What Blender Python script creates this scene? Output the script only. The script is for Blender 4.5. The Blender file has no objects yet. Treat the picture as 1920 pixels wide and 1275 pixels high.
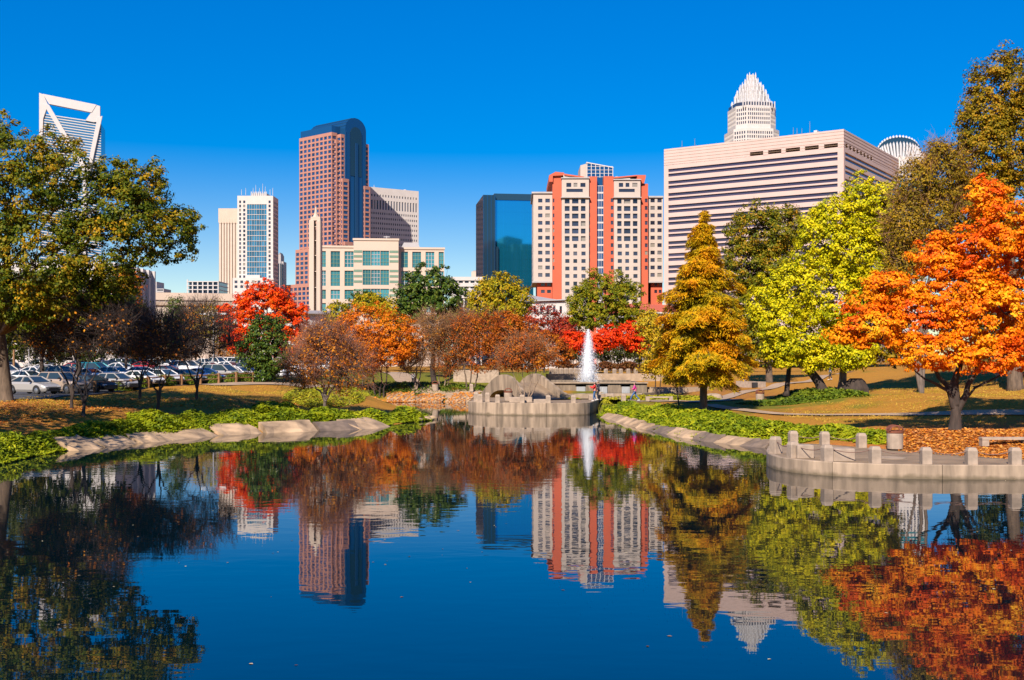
import bpy, math, random
import numpy as np
from mathutils import Vector, Matrix

# ------------------------------------------------------------------ camera, sky, sun, exposure
F, H, HZ = 2100.0, 5.55, 668.0           # focal length and horizon in photograph pixels, eye height over the water
SC = bpy.context.scene
cam_d = bpy.data.cameras.new('camera'); cam = bpy.data.objects.new('camera', cam_d)
SC.collection.objects.link(cam); SC.camera = cam
cam.location = (0, 0, H); cam.rotation_euler = (math.radians(90), 0, 0)
cam_d.sensor_width = 36; cam_d.lens = 36 * F / 1920; cam_d.shift_y = (HZ - 637.5) / 1920
cam_d.clip_start = .1; cam_d.clip_end = 9000
SUN_EL, SUN_AZ = 37.0, 198.0              # azimuth clockwise from +Y (the view direction)
w = bpy.data.worlds.new('World'); SC.world = w; w.use_nodes = True
nt = w.node_tree; bg = nt.nodes['Background']
sky = nt.nodes.new('ShaderNodeTexSky'); sky.sky_type = 'NISHITA'; sky.sun_disc = False
sky.sun_elevation = math.radians(SUN_EL); sky.sun_rotation = math.radians(SUN_AZ)
sky.air_density = 1.0; sky.dust_density = 0.15; sky.ozone_density = 3.0; sky.altitude = 200
gm_ = nt.nodes.new('ShaderNodeGamma'); gm_.inputs['Gamma'].default_value = .6     # a polarised, even blue
hs = nt.nodes.new('ShaderNodeHueSaturation'); hs.inputs['Saturation'].default_value = 2.42; hs.inputs['Hue'].default_value = .522; hs.inputs['Value'].default_value = 1.17
nt.links.new(sky.outputs[0], gm_.inputs['Color']); nt.links.new(gm_.outputs[0], hs.inputs['Color']); nt.links.new(hs.outputs[0], bg.inputs['Color'])
bg.inputs['Strength'].default_value = 0.13
sun_d = bpy.data.lights.new('sun', 'SUN'); sun_d.energy = 5.0; sun_d.angle = math.radians(.5); sun_d.color = (1, .875, .745)
sun = bpy.data.objects.new('sun', sun_d); SC.collection.objects.link(sun)
_a, _e = math.radians(SUN_AZ), math.radians(SUN_EL)
SDIR = Vector((math.sin(_a) * math.cos(_e), math.cos(_a) * math.cos(_e), math.sin(_e)))
sun.rotation_euler = SDIR.to_track_quat('Z', 'Y').to_euler()
SC.view_settings.view_transform = 'Standard'; SC.view_settings.look = 'None'
SC.view_settings.exposure = 0.8; SC.view_settings.gamma = 1; SC.view_settings.use_curve_mapping = False
SC.cycles.max_bounces = 7; SC.cycles.diffuse_bounces = 3; SC.cycles.glossy_bounces = 4; SC.cycles.transmission_bounces = 4
SC.cycles.transparent_max_bounces = 8; SC.cycles.caustics_reflective = False; SC.cycles.caustics_refractive = False
SC.cycles.sample_clamp_indirect = 4

# ------------------------------------------------------------------ helpers
RNG = np.random.default_rng(7); R = random.Random(7)
COL = SC.collection
def P(px, py, D): return Vector(((px - 960) / F * D, D, H - (py - HZ) / F * D))
def X(px, D): return (px - 960) / F * D
def Z(py, D): return H - (py - HZ) / F * D
def W(px, py, z=0.0):                      # where a ray through a photograph pixel meets the level z
    D = (H - z) * F / (py - HZ); return ((px - 960) / F * D, D)

def tag(o, label=None, cat=None, group=None, kind=None):
    if label: o['label'] = label
    if cat: o['category'] = cat
    if group: o['group'] = group
    if kind: o['kind'] = kind
    return o
def empty(name, loc, rz=0, label=None, cat=None, group=None):
    o = bpy.data.objects.new(name, None); COL.objects.link(o); o.location = loc; o.rotation_euler = (0, 0, rz)
    o.empty_display_size = .3
    return tag(o, label, cat, group)
def link_mesh(name, me, mat=None, parent=None, smooth=False):
    o = bpy.data.objects.new(name, me); COL.objects.link(o)
    if mat:
        for m in (mat if isinstance(mat, (list, tuple)) else [mat]): me.materials.append(m)
    if parent: o.parent = parent
    if smooth: me.polygons.foreach_set('use_smooth', [True] * len(me.polygons))
    return o
def np_mesh(name, V, Fq):                  # V (n,3); Fq (m,k) faces of equal size
    me = bpy.data.meshes.new(name); V = np.asarray(V, np.float32); Fq = np.asarray(Fq, np.int32); k = Fq.shape[1]
    me.vertices.add(len(V)); me.vertices.foreach_set('co', V.ravel())
    me.loops.add(Fq.size); me.loops.foreach_set('vertex_index', Fq.ravel())
    me.polygons.add(len(Fq)); me.polygons.foreach_set('loop_start', np.arange(0, Fq.size, k, dtype=np.int32))
    me.polygons.foreach_set('loop_total', np.full(len(Fq), k, np.int32))
    me.update(); me.validate(); return me
class MB:                                  # collects boxes, tubes, lathes ... into ONE mesh
    def __init__(s): s.v, s.f = [], []
    def add(s, vs, fs):
        b = len(s.v); s.v += [tuple(v) for v in vs]; s.f += [tuple(i + b for i in f) for f in fs]; return s
    def quad(s, a, b, c, d): return s.add([a, b, c, d], [(0, 1, 2, 3)])
    def box(s, x0, x1, y0, y1, z0, z1):
        return s.add([(x0,y0,z0),(x1,y0,z0),(x1,y1,z0),(x0,y1,z0),(x0,y0,z1),(x1,y0,z1),(x1,y1,z1),(x0,y1,z1)],
                     [(0,3,2,1),(4,5,6,7),(0,1,5,4),(1,2,6,5),(2,3,7,6),(3,0,4,7)])
    def bevel_box(s, x0, x1, y0, y1, z0, z1, b):   # chamfered top and vertical edges
        n = len(s.v)
        def ring(z, i): return [(x0+i+b,y0+i,z),(x1-i-b,y0+i,z),(x1-i,y0+i+b,z),(x1-i,y1-i-b,z),(x1-i-b,y1-i,z),(x0+i+b,y1-i,z),(x0+i,y1-i-b,z),(x0+i,y0+i+b,z)]
        vs = ring(z0, 0) + ring(z1 - b, 0) + ring(z1, b)
        fs = [tuple(range(7, -1, -1)), tuple(range(16, 24))]
        for r in (0, 8):
            for k in range(8): fs.append((r+k, r+(k+1) % 8, r+8+(k+1) % 8, r+8+k))
        return s.add(vs, fs)
    def prism(s, pts, z0, z1):              # pts counter-clockwise (x,y)
        n = len(pts)
        vs = [(x, y, z0) for x, y in pts] + [(x, y, z1) for x, y in pts]
        return s.add(vs, [tuple(range(n-1, -1, -1)), tuple(range(n, 2*n))] + [(k, (k+1) % n, n+(k+1) % n, n+k) for k in range(n)])
    def prism_xz(s, pts, y0, y1):           # outline in x,z pushed along y
        n = len(pts)
        vs = [(x, y0, z) for x, z in pts] + [(x, y1, z) for x, z in pts]
        return s.add(vs, [tuple(range(n)), tuple(range(2*n-1, n-1, -1))] + [((k+1) % n, k, n+k, n+(k+1) % n) for k in range(n)])
    def prism_yz(s, pts, x0, x1):
        n = len(pts)
        vs = [(x0, y, z) for y, z in pts] + [(x1, y, z) for y, z in pts]
        return s.add(vs, [tuple(range(n-1, -1, -1)), tuple(range(n, 2*n))] + [(k, (k+1) % n, n+(k+1) % n, n+k) for k in range(n)])
    def tube(s, pts, rads, n=6, cap=True):
        pts = [Vector(p) for p in pts]; b = len(s.v)
        if not hasattr(rads, '__len__'): rads = [rads] * len(pts)
        for i, p in enumerate(pts):
            t = (pts[min(i+1, len(pts)-1)] - pts[max(i-1, 0)]).normalized()
            u = t.cross(Vector((.31, .95, .07)) if abs(t.z) > .8 else Vector((0, 0, 1))).normalized(); q = t.cross(u)
            for k in range(n):
                a = 2*math.pi*k/n; s.v.append(tuple(p + (u*math.cos(a) + q*math.sin(a)) * rads[i]))
        for i in range(len(pts)-1):
            for k in range(n): s.f.append((b+i*n+k, b+i*n+(k+1) % n, b+(i+1)*n+(k+1) % n, b+(i+1)*n+k))
        if cap:
            s.f.append(tuple(b+k for k in range(n-1, -1, -1))); s.f.append(tuple(b+(len(pts)-1)*n+k for k in range(n)))
        return s
    def lathe(s, prof, n=16, c=(0, 0, 0)):    # prof [(r,z)] from the bottom up
        b = len(s.v)
        for r, z in prof:
            for k in range(n):
                a = 2*math.pi*k/n; s.v.append((c[0]+r*math.cos(a), c[1]+r*math.sin(a), c[2]+z))
        for i in range(len(prof)-1):
            for k in range(n): s.f.append((b+i*n+k, b+i*n+(k+1) % n, b+(i+1)*n+(k+1) % n, b+(i+1)*n+k))
        s.f.append(tuple(b+k for k in range(n-1, -1, -1))); s.f.append(tuple(b+(len(prof)-1)*n+k for k in range(n)))
        return s
    def build(s, name, mat=None, parent=None, smooth=False):
        me = bpy.data.meshes.new(name); me.from_pydata(s.v, [], s.f); me.update()
        return link_mesh(name, me, mat, parent, smooth)
def copy_tree(o, parent=None):
    c = o.copy(); COL.objects.link(c); c.parent = parent
    for ch in KIDS.get(o.name, ()): copy_tree(ch, c)
    return c
KIDS = {}
def remember(root):                        # children lists for copy_tree
    for o in list(bpy.data.objects):
        if o.parent and (o.parent == root or (o.parent.parent == root)):
            KIDS.setdefault(o.parent.name, []).append(o) if o not in KIDS.get(o.parent.name, []) else None

# ------------------------------------------------------------------ materials
def new_mat(name):
    m = bpy.data.materials.new(name); m.use_nodes = True; return m, m.node_tree, m.node_tree.nodes['Principled BSDF']
def plain(name, col, rough=.7, var=.12, scale=3.0, metal=0, bump=0, coat=0, spec=.5, stretch=(1, 1, 1)):
    m, t, b = new_mat(name); N = t.nodes.new
    tc = N('ShaderNodeTexCoord'); mp = N('ShaderNodeMapping'); mp.inputs['Scale'].default_value = stretch
    t.links.new(tc.outputs['Object'], mp.inputs['Vector'])
    n = N('ShaderNodeTexNoise'); n.inputs['Scale'].default_value = scale; n.inputs['Detail'].default_value = 5
    t.links.new(mp.outputs[0], n.inputs['Vector'])
    r = N('ShaderNodeValToRGB'); r.color_ramp.elements[0].position = .3; r.color_ramp.elements[1].position = .7
    c = np.array(col)*.79
    r.color_ramp.elements[0].color = (*np.clip(c*(1-var), 0, 1), 1); r.color_ramp.elements[1].color = (*np.clip(c*(1+var), 0, 1), 1)
    t.links.new(n.outputs['Fac'], r.inputs[0]); t.links.new(r.outputs[0], b.inputs['Base Color'])
    b.inputs['Roughness'].default_value = rough; b.inputs['Metallic'].default_value = metal; b.inputs['Coat Weight'].default_value = coat
    b.inputs['Specular IOR Level'].default_value = spec
    if bump:
        bp = N('ShaderNodeBump'); bp.inputs['Strength'].default_value = bump; bp.inputs['Distance'].default_value = .05
        t.links.new(n.outputs['Fac'], bp.inputs['Height']); t.links.new(bp.outputs[0], b.inputs['Normal'])
    return m
def glass(name, col, rough=.06, var=.5, metal=0.0, spec=.6, blind=False):   # a pane; every pane a little different
    m, t, b = new_mat(name); N = t.nodes.new
    g = N('ShaderNodeNewGeometry'); oi = N('ShaderNodeObjectInfo')
    ad = N('ShaderNodeMath'); ad.operation = 'ADD'; fr = N('ShaderNodeMath'); fr.operation = 'FRACT'
    t.links.new(g.outputs['Random Per Island'], ad.inputs[0]); t.links.new(oi.outputs['Random'], ad.inputs[1]); t.links.new(ad.outputs[0], fr.inputs[0])
    r = N('ShaderNodeValToRGB'); c = np.array(col)
    r.color_ramp.elements[0].color = (*np.clip(c*(1-var), 0, 1), 1); r.color_ramp.elements[1].color = (*np.clip(c*(1+var), 0, 1), 1)
    e = r.color_ramp.elements.new(.9); e.color = (*np.clip(c*(1+var*.6), 0, 1), 1)
    if blind: e.position = .88; r.color_ramp.elements[-1].position = .93; r.color_ramp.elements[-1].color = (.22, .20, .17, 1)
    t.links.new(fr.outputs[0], r.inputs[0]); t.links.new(r.outputs[0], b.inputs['Base Color'])
    b.inputs['Roughness'].default_value = rough; b.inputs['Metallic'].default_value = metal; b.inputs['Specular IOR Level'].default_value = spec
    return m
def leaf(name, cols, trans=.35, clump=.35, rough=.55):   # cols: list of (r,g,b); a leaf takes one of them, neighbours lean the same way
    m, t, b = new_mat(name); N = t.nodes.new
    g = N('ShaderNodeNewGeometry'); n = N('ShaderNodeTexNoise'); n.inputs['Scale'].default_value = .55; n.inputs['Detail'].default_value = 2
    t.links.new(g.outputs['Position'], n.inputs['Vector'])
    mr = N('ShaderNodeMapRange'); mr.inputs[1].default_value = .33; mr.inputs[2].default_value = .67
    t.links.new(n.outputs['Fac'], mr.inputs[0])
    mx = N('ShaderNodeMix'); mx.data_type = 'FLOAT'; mx.inputs[0].default_value = clump
    t.links.new(g.outputs['Random Per Island'], mx.inputs[2]); t.links.new(mr.outputs[0], mx.inputs[3])
    r = N('ShaderNodeValToRGB'); el = r.color_ramp.elements
    k = len(cols); cols = [tuple(.87*v for v in c) for c in cols]
    el[0].position = .12; el[0].color = (*cols[0], 1); el[1].position = .88; el[1].color = (*cols[-1], 1)
    for i in range(1, k-1): e = el.new(.12 + .76*i/(k-1)); e.color = (*cols[i], 1)
    t.links.new(mx.outputs[0], r.inputs[0])
    b.inputs['Roughness'].default_value = rough; b.inputs['Specular IOR Level'].default_value = .12
    t.links.new(r.outputs[0], b.inputs['Base Color'])
    tr = N('ShaderNodeBsdfTranslucent'); t.links.new(r.outputs[0], tr.inputs['Color'])
    ms = N('ShaderNodeMixShader'); ms.inputs[0].default_value = trans*.42
    t.links.new(b.outputs[0], ms.inputs[1]); t.links.new(tr.outputs[0], ms.inputs[2])
    t.links.new(ms.outputs[0], t.nodes['Material Output'].inputs['Surface'])
    return m
M = {}
M['concrete'] = plain('concrete', (.36, .27, .185), .85, .22, 1.6, bump=.25)
M['wall_concrete'] = plain('wall_concrete', (.37, .275, .19), .85, .42, 1.0, bump=.2, stretch=(2.2, 2.2, .35))
M['pale_concrete'] = plain('pale_concrete', (.39, .30, .225), .85, .22, 2.5, bump=.2)
M['paving'] = plain('paving', (.27, .19, .115), .85, .3, .9, bump=.2)
M['path'] = plain('path', (.42, .295, .19), .9, .15, 1.2)
M['asphalt'] = plain('asphalt', (.06, .06, .065), .9, .3, 2)
M['bark'] = plain('bark', (.13, .09, .06), .9, .45, 6, bump=.6, stretch=(1, 1, .25))
M['dark_bark'] = plain('dark_bark', (.05, .034, .026), .9, .4, 6, bump=.6, stretch=(1, 1, .25))
M['pale_bark'] = plain('pale_bark', (.27, .19, .13), .85, .35, 5, bump=.4, stretch=(1, 1, .3))
M['grey_bark'] = plain('grey_bark', (.15, .115, .09), .85, .35, 5, bump=.4, stretch=(1, 1, .3))
M['wood'] = plain('wood', (.30, .15, .06), .8, .3, 4, stretch=(1, 1, .3))
M['rust'] = plain('rust', (.20, .06, .028), .7, .25, 6)
def waterline(m):                          # a damp, algae dark band where the wall meets the pond
    t = m.node_tree; b = t.nodes['Principled BSDF']; N = t.nodes.new; src = b.inputs['Base Color'].links[0].from_socket
    tc = N('ShaderNodeTexCoord'); sp = N('ShaderNodeSeparateXYZ'); t.links.new(tc.outputs['Object'], sp.inputs[0])
    n = N('ShaderNodeTexNoise'); n.inputs['Scale'].default_value = 1.7; n.inputs['Detail'].default_value = 4; t.links.new(tc.outputs['Object'], n.inputs['Vector'])
    ma = N('ShaderNodeMath'); ma.operation = 'MULTIPLY_ADD'; ma.inputs[1].default_value = -.45; t.links.new(n.outputs['Fac'], ma.inputs[0]); t.links.new(sp.outputs['Z'], ma.inputs[2])
    mr = N('ShaderNodeMapRange'); mr.inputs[1].default_value = -.20; mr.inputs[2].default_value = -.02; mr.inputs[3].default_value = .8; mr.inputs[4].default_value = 0; t.links.new(ma.outputs[0], mr.inputs[0])
    mx = N('ShaderNodeMix'); mx.data_type = 'RGBA'; t.links.new(mr.outputs[0], mx.inputs[0]); t.links.new(src, mx.inputs[6]); mx.inputs[7].default_value = (.10, .075, .04, 1); t.links.new(mx.outputs[2], b.inputs['Base Color'])
waterline(M['wall_concrete'])
M['wet_concrete'] = plain('wet_concrete', (.20, .15, .10), .6, .4, 2, bump=.2, stretch=(2, 2, .4))
M['black'] = plain('black', (.015, .015, .018), .5, .2)
M['rubber'] = plain('rubber', (.02, .02, .02), .8, .2)
M['steel'] = plain('steel', (.45, .45, .46), .35, .1, metal=.8)
M['white'] = plain('white', (.78, .77, .74), .6, .04)
M['chain'] = plain('chain', (.20, .11, .08), .6, .2, 20)
# ------------------------------------------------------------------ pond outline and terrain
def lin(z): return [W(px, py, z) for px, py in ()]
POND = [(-24.4, 8), (-24.6, 30)] + [W(*p) for p in [(-160, 920), (0, 879), (60, 863), (130, 849), (200, 839), (270, 831), (330, 826), (420, 817), (500, 812.5), (600, 808.5),
        (680, 806), (735, 800), (770, 795), (808, 789), (814, 781), (795, 772), (765, 766), (715, 760), (692, 756.5), (725, 754), (780, 753.7), (830, 753.8), (874, 755)]]
PL_FAR = [W(*p) for p in [(878, 774), (884, 775.6), (900, 777), (930, 778.3), (1000, 779), (1060, 779), (1090, 778.6), (1108, 777), (1118, 772)]]
POND += PL_FAR + [W(*p) for p in [(1120, 779), (1140, 786), (1170, 795), (1210, 806), (1250, 815), (1300, 823), (1340, 830), (1390, 836), (1428, 839), (1438, 846)]]
PL_NEAR = [W(*p) for p in [(1441, 858), (1436.5, 866), (1437, 873), (1450, 880), (1480, 886), (1530, 891), (1590, 894.8), (1700, 898), (1800, 899.3), (1920, 899.3), (2030, 897.5)]]
POND += PL_NEAR + [(30.5, 46), (31.5, 30), (31.5, 8)]
POND = np.array(POND)
Z_NEAR, Z_FAR = .65, 1.16
DECK_NEAR = PL_NEAR + [W(*p, Z_NEAR) for p in [(2030, 868), (1920, 861), (1800, 853), (1700, 845), (1640, 840), (1590, 836), (1540, 832), (1490, 831), (1455, 838)]]
PL_FARX = PL_FAR + [W(*p) for p in [(1136, 768.5), (1165, 764.5)]]
DECK_FAR = PL_FARX + [W(*p, Z_FAR) for p in [(1190, 754.5), (1215, 751.5), (1190, 749), (1130, 748), (1060, 744), (1010, 742), (950, 744), (905, 746), (884, 749)]]
def sdist(x, y, poly):                     # distance to the outline, negative inside
    poly = np.asarray(poly); a = poly; b = np.roll(poly, -1, 0)
    d2 = np.full(x.shape, 1e12); ins = np.zeros(x.shape, bool)
    for (ax, ay), (bx, by) in zip(a, b):
        ex, ey = bx-ax, by-ay; t = np.clip(((x-ax)*ex + (y-ay)*ey) / (ex*ex+ey*ey+1e-12), 0, 1)
        d2 = np.minimum(d2, (x-ax-t*ex)**2 + (y-ay-t*ey)**2)
        if ay != by:
            ins ^= ((ay > y) != (by > y)) & (x < (bx-ax)*(y-ay)/(by-ay) + ax)
    d = np.sqrt(d2); return np.where(ins, -d, d)
CTRL = [(12,752,78),(155,768,76),(100,790,68),(40,806,64),(-150,790,66),(-200,750,80),(297,767,80),(262,748,88),(368,748,90),(450,780,84),(610,776,92),(700,772,95),(780,777,98),(540,738,106),
        (480,722,115),(640,733,116),(760,738,131),(840,738,138),(870,728,150),(80,742,86),(183,737,95),(330,723,106),(473,712,115),(560,708,124),(150,712,125),(330,700,140),(450,695,150),
        (0,716,118),(100,688,190),(300,684,190),(700,700,170),(900,703,170),(820,722,145),(740,720,130),(980,747,117),(1200,746,122),(1100,728,132),(1090,694,170),(1240,700,165),
        (1318,773,88),(1400,767,88),(1250,750,112),(1222,738,124),(1545,736,95),(1443,718,135),(1430,760,95),(1700,732,95),(1850,697,115),(1790,806,63),(1600,790,72),(1500,802,72),
        (1450,782,80),(1900,745,80),(1700,838,59.5),(1900,852,55),(1920,820,60),(1700,692,150),(1500,704,160),(2200,690,90),(2200,850,50),(1380,730,130),(1900,690,150),(1620,800,66)]
CX = np.array([[X(a, D), D, Z(b, D)] for a, b, D in CTRL] + [(-40, 30, 1.6), (-40, 5, 1.6), (45, 20, 1.2), (-150, 100, 3.2), (150, 100, 5), (0, 260, 3), (-200, 260, 3.2), (200, 260, 4), (0, -60, 2)])
def terrain(x, y):
    x = np.atleast_1d(np.asarray(x, float)); y = np.atleast_1d(np.asarray(y, float))
    num = np.zeros(x.shape); den = np.zeros(x.shape)
    for cx, cy, cz in CX:
        wgt = 1 / (((x-cx)**2 + (y-cy)**2*.6) + 4.0)**1.9; num += wgt*cz; den += wgt
    far = 1e-9 / (1 + 0*x); z = (num + far*3.2) / (den + far)
    d = sdist(x, y, POND)
    up = np.clip(d, 0, None)
    s_ = np.clip((up - 1.6)/5.5, 0, 1); s_ = s_*s_*(3-2*s_); low = np.minimum(-.25 + .26*up, .55); zo = low + (np.maximum(z, low) - low)*s_
    zi = -.2 - np.clip(-d, 0, 5) * .4
    z = np.where(d < 0, zi, zo)
    for dk, zz in ((DECK_NEAR, Z_NEAR), (DECK_FAR, Z_FAR)):
        dd = sdist(x, y, dk); z = np.where(dd < .05, np.minimum(z, zz - .3), z)
        z = np.where((dd >= .05) & (dd < 2.5) & (d > .6), z + (zz + .01 - z) * (1 - dd/2.5), z)
    return z
def T(x, y): return float(terrain(x, y)[0])
def G(px, D, dz=0): x = X(px, D); return Vector((x, D, T(x, D) + dz))

def axis(fine0, fine1, step, far0, far1):
    a = list(np.arange(fine0, fine1 + .01, step))
    g, v = step, a[-1]
    while v < far1: g *= 1.22; v += g; a.append(v)
    g, v, pre = step, a[0], []
    while v > far0: g *= 1.22; v -= g; pre.append(v)
    return np.array(pre[::-1] + a)
gx = axis(-58, 62, .5, -4500, 4500); gy = axis(18, 165, .5, -1200, 7000)
GX, GY = np.meshgrid(gx, gy); gxf, gyf = GX.ravel(), GY.ravel()
gz = terrain(gxf, gyf); gz += .035*np.sin(gxf*1.7+gyf*.6)*np.sin(gyf*1.3-gxf*.4) * (gz > .2) * (np.abs(gxf) < 200)
nx_, ny_ = len(gx), len(gy)
ii = (np.arange(ny_-1)[:, None]*nx_ + np.arange(nx_-1)[None]).ravel()
gm = np_mesh('ground', np.stack([gxf, gyf, gz], 1), np.stack([ii, ii+1, ii+nx_+1, ii+nx_], 1))
# what grows or lies where: R green grass, G leaf litter / mulch, B bare red-brown soil (weights from the photograph's patches)
ZONES = [(120,782,70,.1,.35,.25,6),(60,770,72,.05,.7,.2,4),(300,780,78,.15,.3,.5,6),(420,760,92,.2,.15,.25,8),(480,735,108,.35,.0,.05,8),(600,730,115,.4,0,.0,8),(620,765,96,.35,.1,.25,5),(700,765,98,.2,.2,.5,4),
         (560,750,104,.5,.1,.1,4),(760,745,133,.1,.9,.1,6),(690,715,128,.75,0,.1,8),(820,730,142,.6,.1,.3,7),(840,705,165,.85,0,0,12),(720,698,170,.9,0,0,12),(960,740,122,.4,.2,.4,6),(1150,745,116,.8,.1,0,5),
         (1400,765,90,.75,.05,.1,5),(1480,775,86,.1,.3,.75,4),(1600,765,84,.35,.1,.2,5),(1520,745,94,.9,0,.0,5),(1420,740,112,.0,.5,.6,7),(1600,700,115,.15,.2,.2,9),(1750,715,100,.15,.25,.1,9),(1850,715,98,.2,.25,.1,9),
         (1500,800,72,.3,.2,.2,5),(1650,790,71,.2,.2,.15,5),(1620,815,66,.3,.4,.2,3),(1800,800,64,.1,.8,.3,5),(1850,830,57,.05,1,.1,4),(1900,840,56,.0,1,.1,4),(1720,835,60,.1,.95,.2,3),(1450,700,140,.3,.1,.1,10),(1380,720,135,.0,.3,.7,7)]
zc = np.array([[X(a, D), D, r_, g_, b_, s_] for a, b, D, r_, g_, b_, s_ in ZONES])
wr = np.full((len(gxf), 3), .0); ws = np.full(len(gxf), .06); wr += np.array([[.35, .15, .15]])*.06
for cx, cy, r_, g_, b_, s_ in zc:
    k = np.exp(-(((gxf-cx)/s_)**2 + ((gyf-cy)/s_)**2*.5)); ws += k; wr += k[:, None]*np.array([[r_, g_, b_]])
wr /= ws[:, None]
ca = gm.color_attributes.new('cover', 'FLOAT_COLOR', 'POINT'); ca.data.foreach_set('color', np.concatenate([wr, np.ones((len(wr), 1))], 1).astype(np.float32).ravel())
def ground_mat():
    m, t, b = new_mat('ground_cover'); N = t.nodes.new; L = t.links.new
    at = N('ShaderNodeVertexColor'); at.layer_name = 'cover'; sp = N('ShaderNodeSeparateColor'); L(at.outputs[0], sp.inputs[0])
    tc = N('ShaderNodeTexCoord')
    def noise(s, d=4, st=(1, 1, 1)):
        mp = N('ShaderNodeMapping'); mp.inputs['Scale'].default_value = st; L(tc.outputs['Object'], mp.inputs[0])
        n = N('ShaderNodeTexNoise'); n.inputs['Scale'].default_value = s; n.inputs['Detail'].default_value = d; L(mp.outputs[0], n.inputs['Vector']); return n.outputs['Fac']
    def mixc(f, a, bcol):
        x = N('ShaderNodeMix'); x.data_type = 'RGBA'; L(f, x.inputs[0])
        for s, q in ((6, a), (7, bcol)):
            if isinstance(q, tuple): x.inputs[s].default_value = (*q, 1)
            else: L(q, x.inputs[s])
        return x.outputs[2]
    def thr(wgt, n, soft=.12):             # weight against noise, soft edged
        a = N('ShaderNodeMath'); a.operation = 'ADD'; L(wgt, a.inputs[0]); L(n, a.inputs[1])
        r = N('ShaderNodeMapRange'); r.inputs[1].default_value = 1 - soft; r.inputs[2].default_value = 1 + soft; L(a.outputs[0], r.inputs[0]); return r.outputs[0]
    n1, n2, n3 = noise(.35), noise(2.5), noise(9, 6, (1, .5, 1))
    dry = mixc(n2, (.46, .225, .030), (.54, .31, .065)); dry = mixc(n3, dry, (.34, .15, .022))
    grn = mixc(n3, (.10, .13, .015), (.24, .22, .03))
    soil = mixc(n2, (.27, .12, .06), (.19, .075, .035))
    lit = mixc(n3, (.52, .22, .05), (.30, .10, .03))
    c = mixc(thr(sp.outputs[0], n1), dry, grn); c = mixc(thr(sp.outputs[2], n2), c, soil); c = mixc(thr(sp.outputs[1], n2), c, lit)
    dk = N('ShaderNodeMix'); dk.data_type = 'RGBA'; dk.blend_type = 'MULTIPLY'; dk.inputs[0].default_value = 1; L(c, dk.inputs[6]); dk.inputs[7].default_value = (.84, .80, .76, 1); L(dk.outputs[2], b.inputs['Base Color']); b.inputs['Roughness'].default_value = .95; b.inputs['Specular IOR Level'].default_value = .1
    bp = N('ShaderNodeBump'); bp.inputs['Strength'].default_value = .9; bp.inputs['Distance'].default_value = .12; L(n3, bp.inputs['Height']); L(bp.outputs[0], b.inputs['Normal'])
    return m
tag(link_mesh('ground', gm, ground_mat(), smooth=True), kind='structure')

# water: one still sheet, long low ripples
m, t, b = new_mat('pond_water'); N = t.nodes.new; L = t.links.new
tc = N('ShaderNodeTexCoord')
def wn(scale, st, det):
    mp = N('ShaderNodeMapping'); mp.inputs['Scale'].default_value = st; L(tc.outputs['Object'], mp.inputs[0])
    n = N('ShaderNodeTexNoise'); n.inputs['Scale'].default_value = scale; n.inputs['Detail'].default_value = det; n.inputs['Roughness'].default_value = .45; L(mp.outputs[0], n.inputs['Vector']); return n.outputs['Fac']
a1 = N('ShaderNodeMath'); a1.operation = 'MULTIPLY_ADD'; L(wn(1.5, (.55, 1, 1), 2), a1.inputs[0]); a1.inputs[1].default_value = 1.0; L(wn(.25, (.7, 1, 1), 1), a1.inputs[2])
bp = N('ShaderNodeBump'); bp.inputs['Strength'].default_value = 1; bp.inputs['Distance'].default_value = .0055; L(a1.outputs[0], bp.inputs['Height'])
b.inputs['Base Color'].default_value = (.0, .006, .010, 1); b.inputs['Roughness'].default_value = .015; b.inputs['IOR'].default_value = 1.66; b.inputs['Specular IOR Level'].default_value = .62
pm = N('ShaderNodeMapRange'); pm.inputs[1].default_value = .4; pm.inputs[2].default_value = .65; pm.inputs[3].default_value = .0018; pm.inputs[4].default_value = .0052   # calmer and windier patches
L(wn(.06, (1, 1.6, 1), 2), pm.inputs[0]); L(pm.outputs[0], bp.inputs['Distance'])
L(bp.outputs[0], b.inputs['Normal']); M['water'] = m
bm = MB(); bm.quad((-60, -20, 0), (70, -20, 0), (70, 165, 0), (-60, 165, 0)); tag(bm.build('pond_water', M['water']), kind='structure')

# paths, car park: thin sheets lying on the ground
def strip(name, pts, width, mat, lift=.05, kind='structure', step=1.0):
    p = [np.array(q, float) for q in pts]; s = [p[0]]
    for a, c in zip(p, p[1:]):
        n = max(1, int(np.linalg.norm(c-a)/step))
        for k in range(1, n+1): s.append(a + (c-a)*k/n)
    s = np.array(s)
    for _ in range(6): s[1:-1] = s[1:-1]*.5 + (s[:-2]+s[2:])*.25
    tn = np.gradient(s, axis=0); tn /= np.linalg.norm(tn, axis=1)[:, None]; nr = np.stack([-tn[:, 1], tn[:, 0]], 1)
    k = max(3, int(width/.5)+1); rows = []
    for u in np.linspace(-.5, .5, k):
        q = s + nr*u*width; rows.append(np.stack([q[:, 0], q[:, 1], terrain(q[:, 0], q[:, 1]) + lift + .03], 1))
    V = np.stack(rows, 1).reshape(-1, 3); n = len(s)
    i0 = (np.arange(n-1)[:, None]*k + np.arange(k-1)[None]).ravel()
    o = link_mesh(name, np_mesh(name, V, np.stack([i0, i0+k, i0+k+1, i0+1], 1)), mat, smooth=True); return tag(o, kind=kind)
def g2(px, D): return (X(px, D), D)
def hit(px, py):                           # where the ray through a photograph pixel lands on the ground
    D = 40.0
    while D < 260 and Z(py, D) > T(X(px, D), D): D += .5
    return (X(px, D), D)
strip('path', [g2(1215, 111), g2(1300, 105), g2(1370, 101)], 3.0, M['path'])
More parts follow.
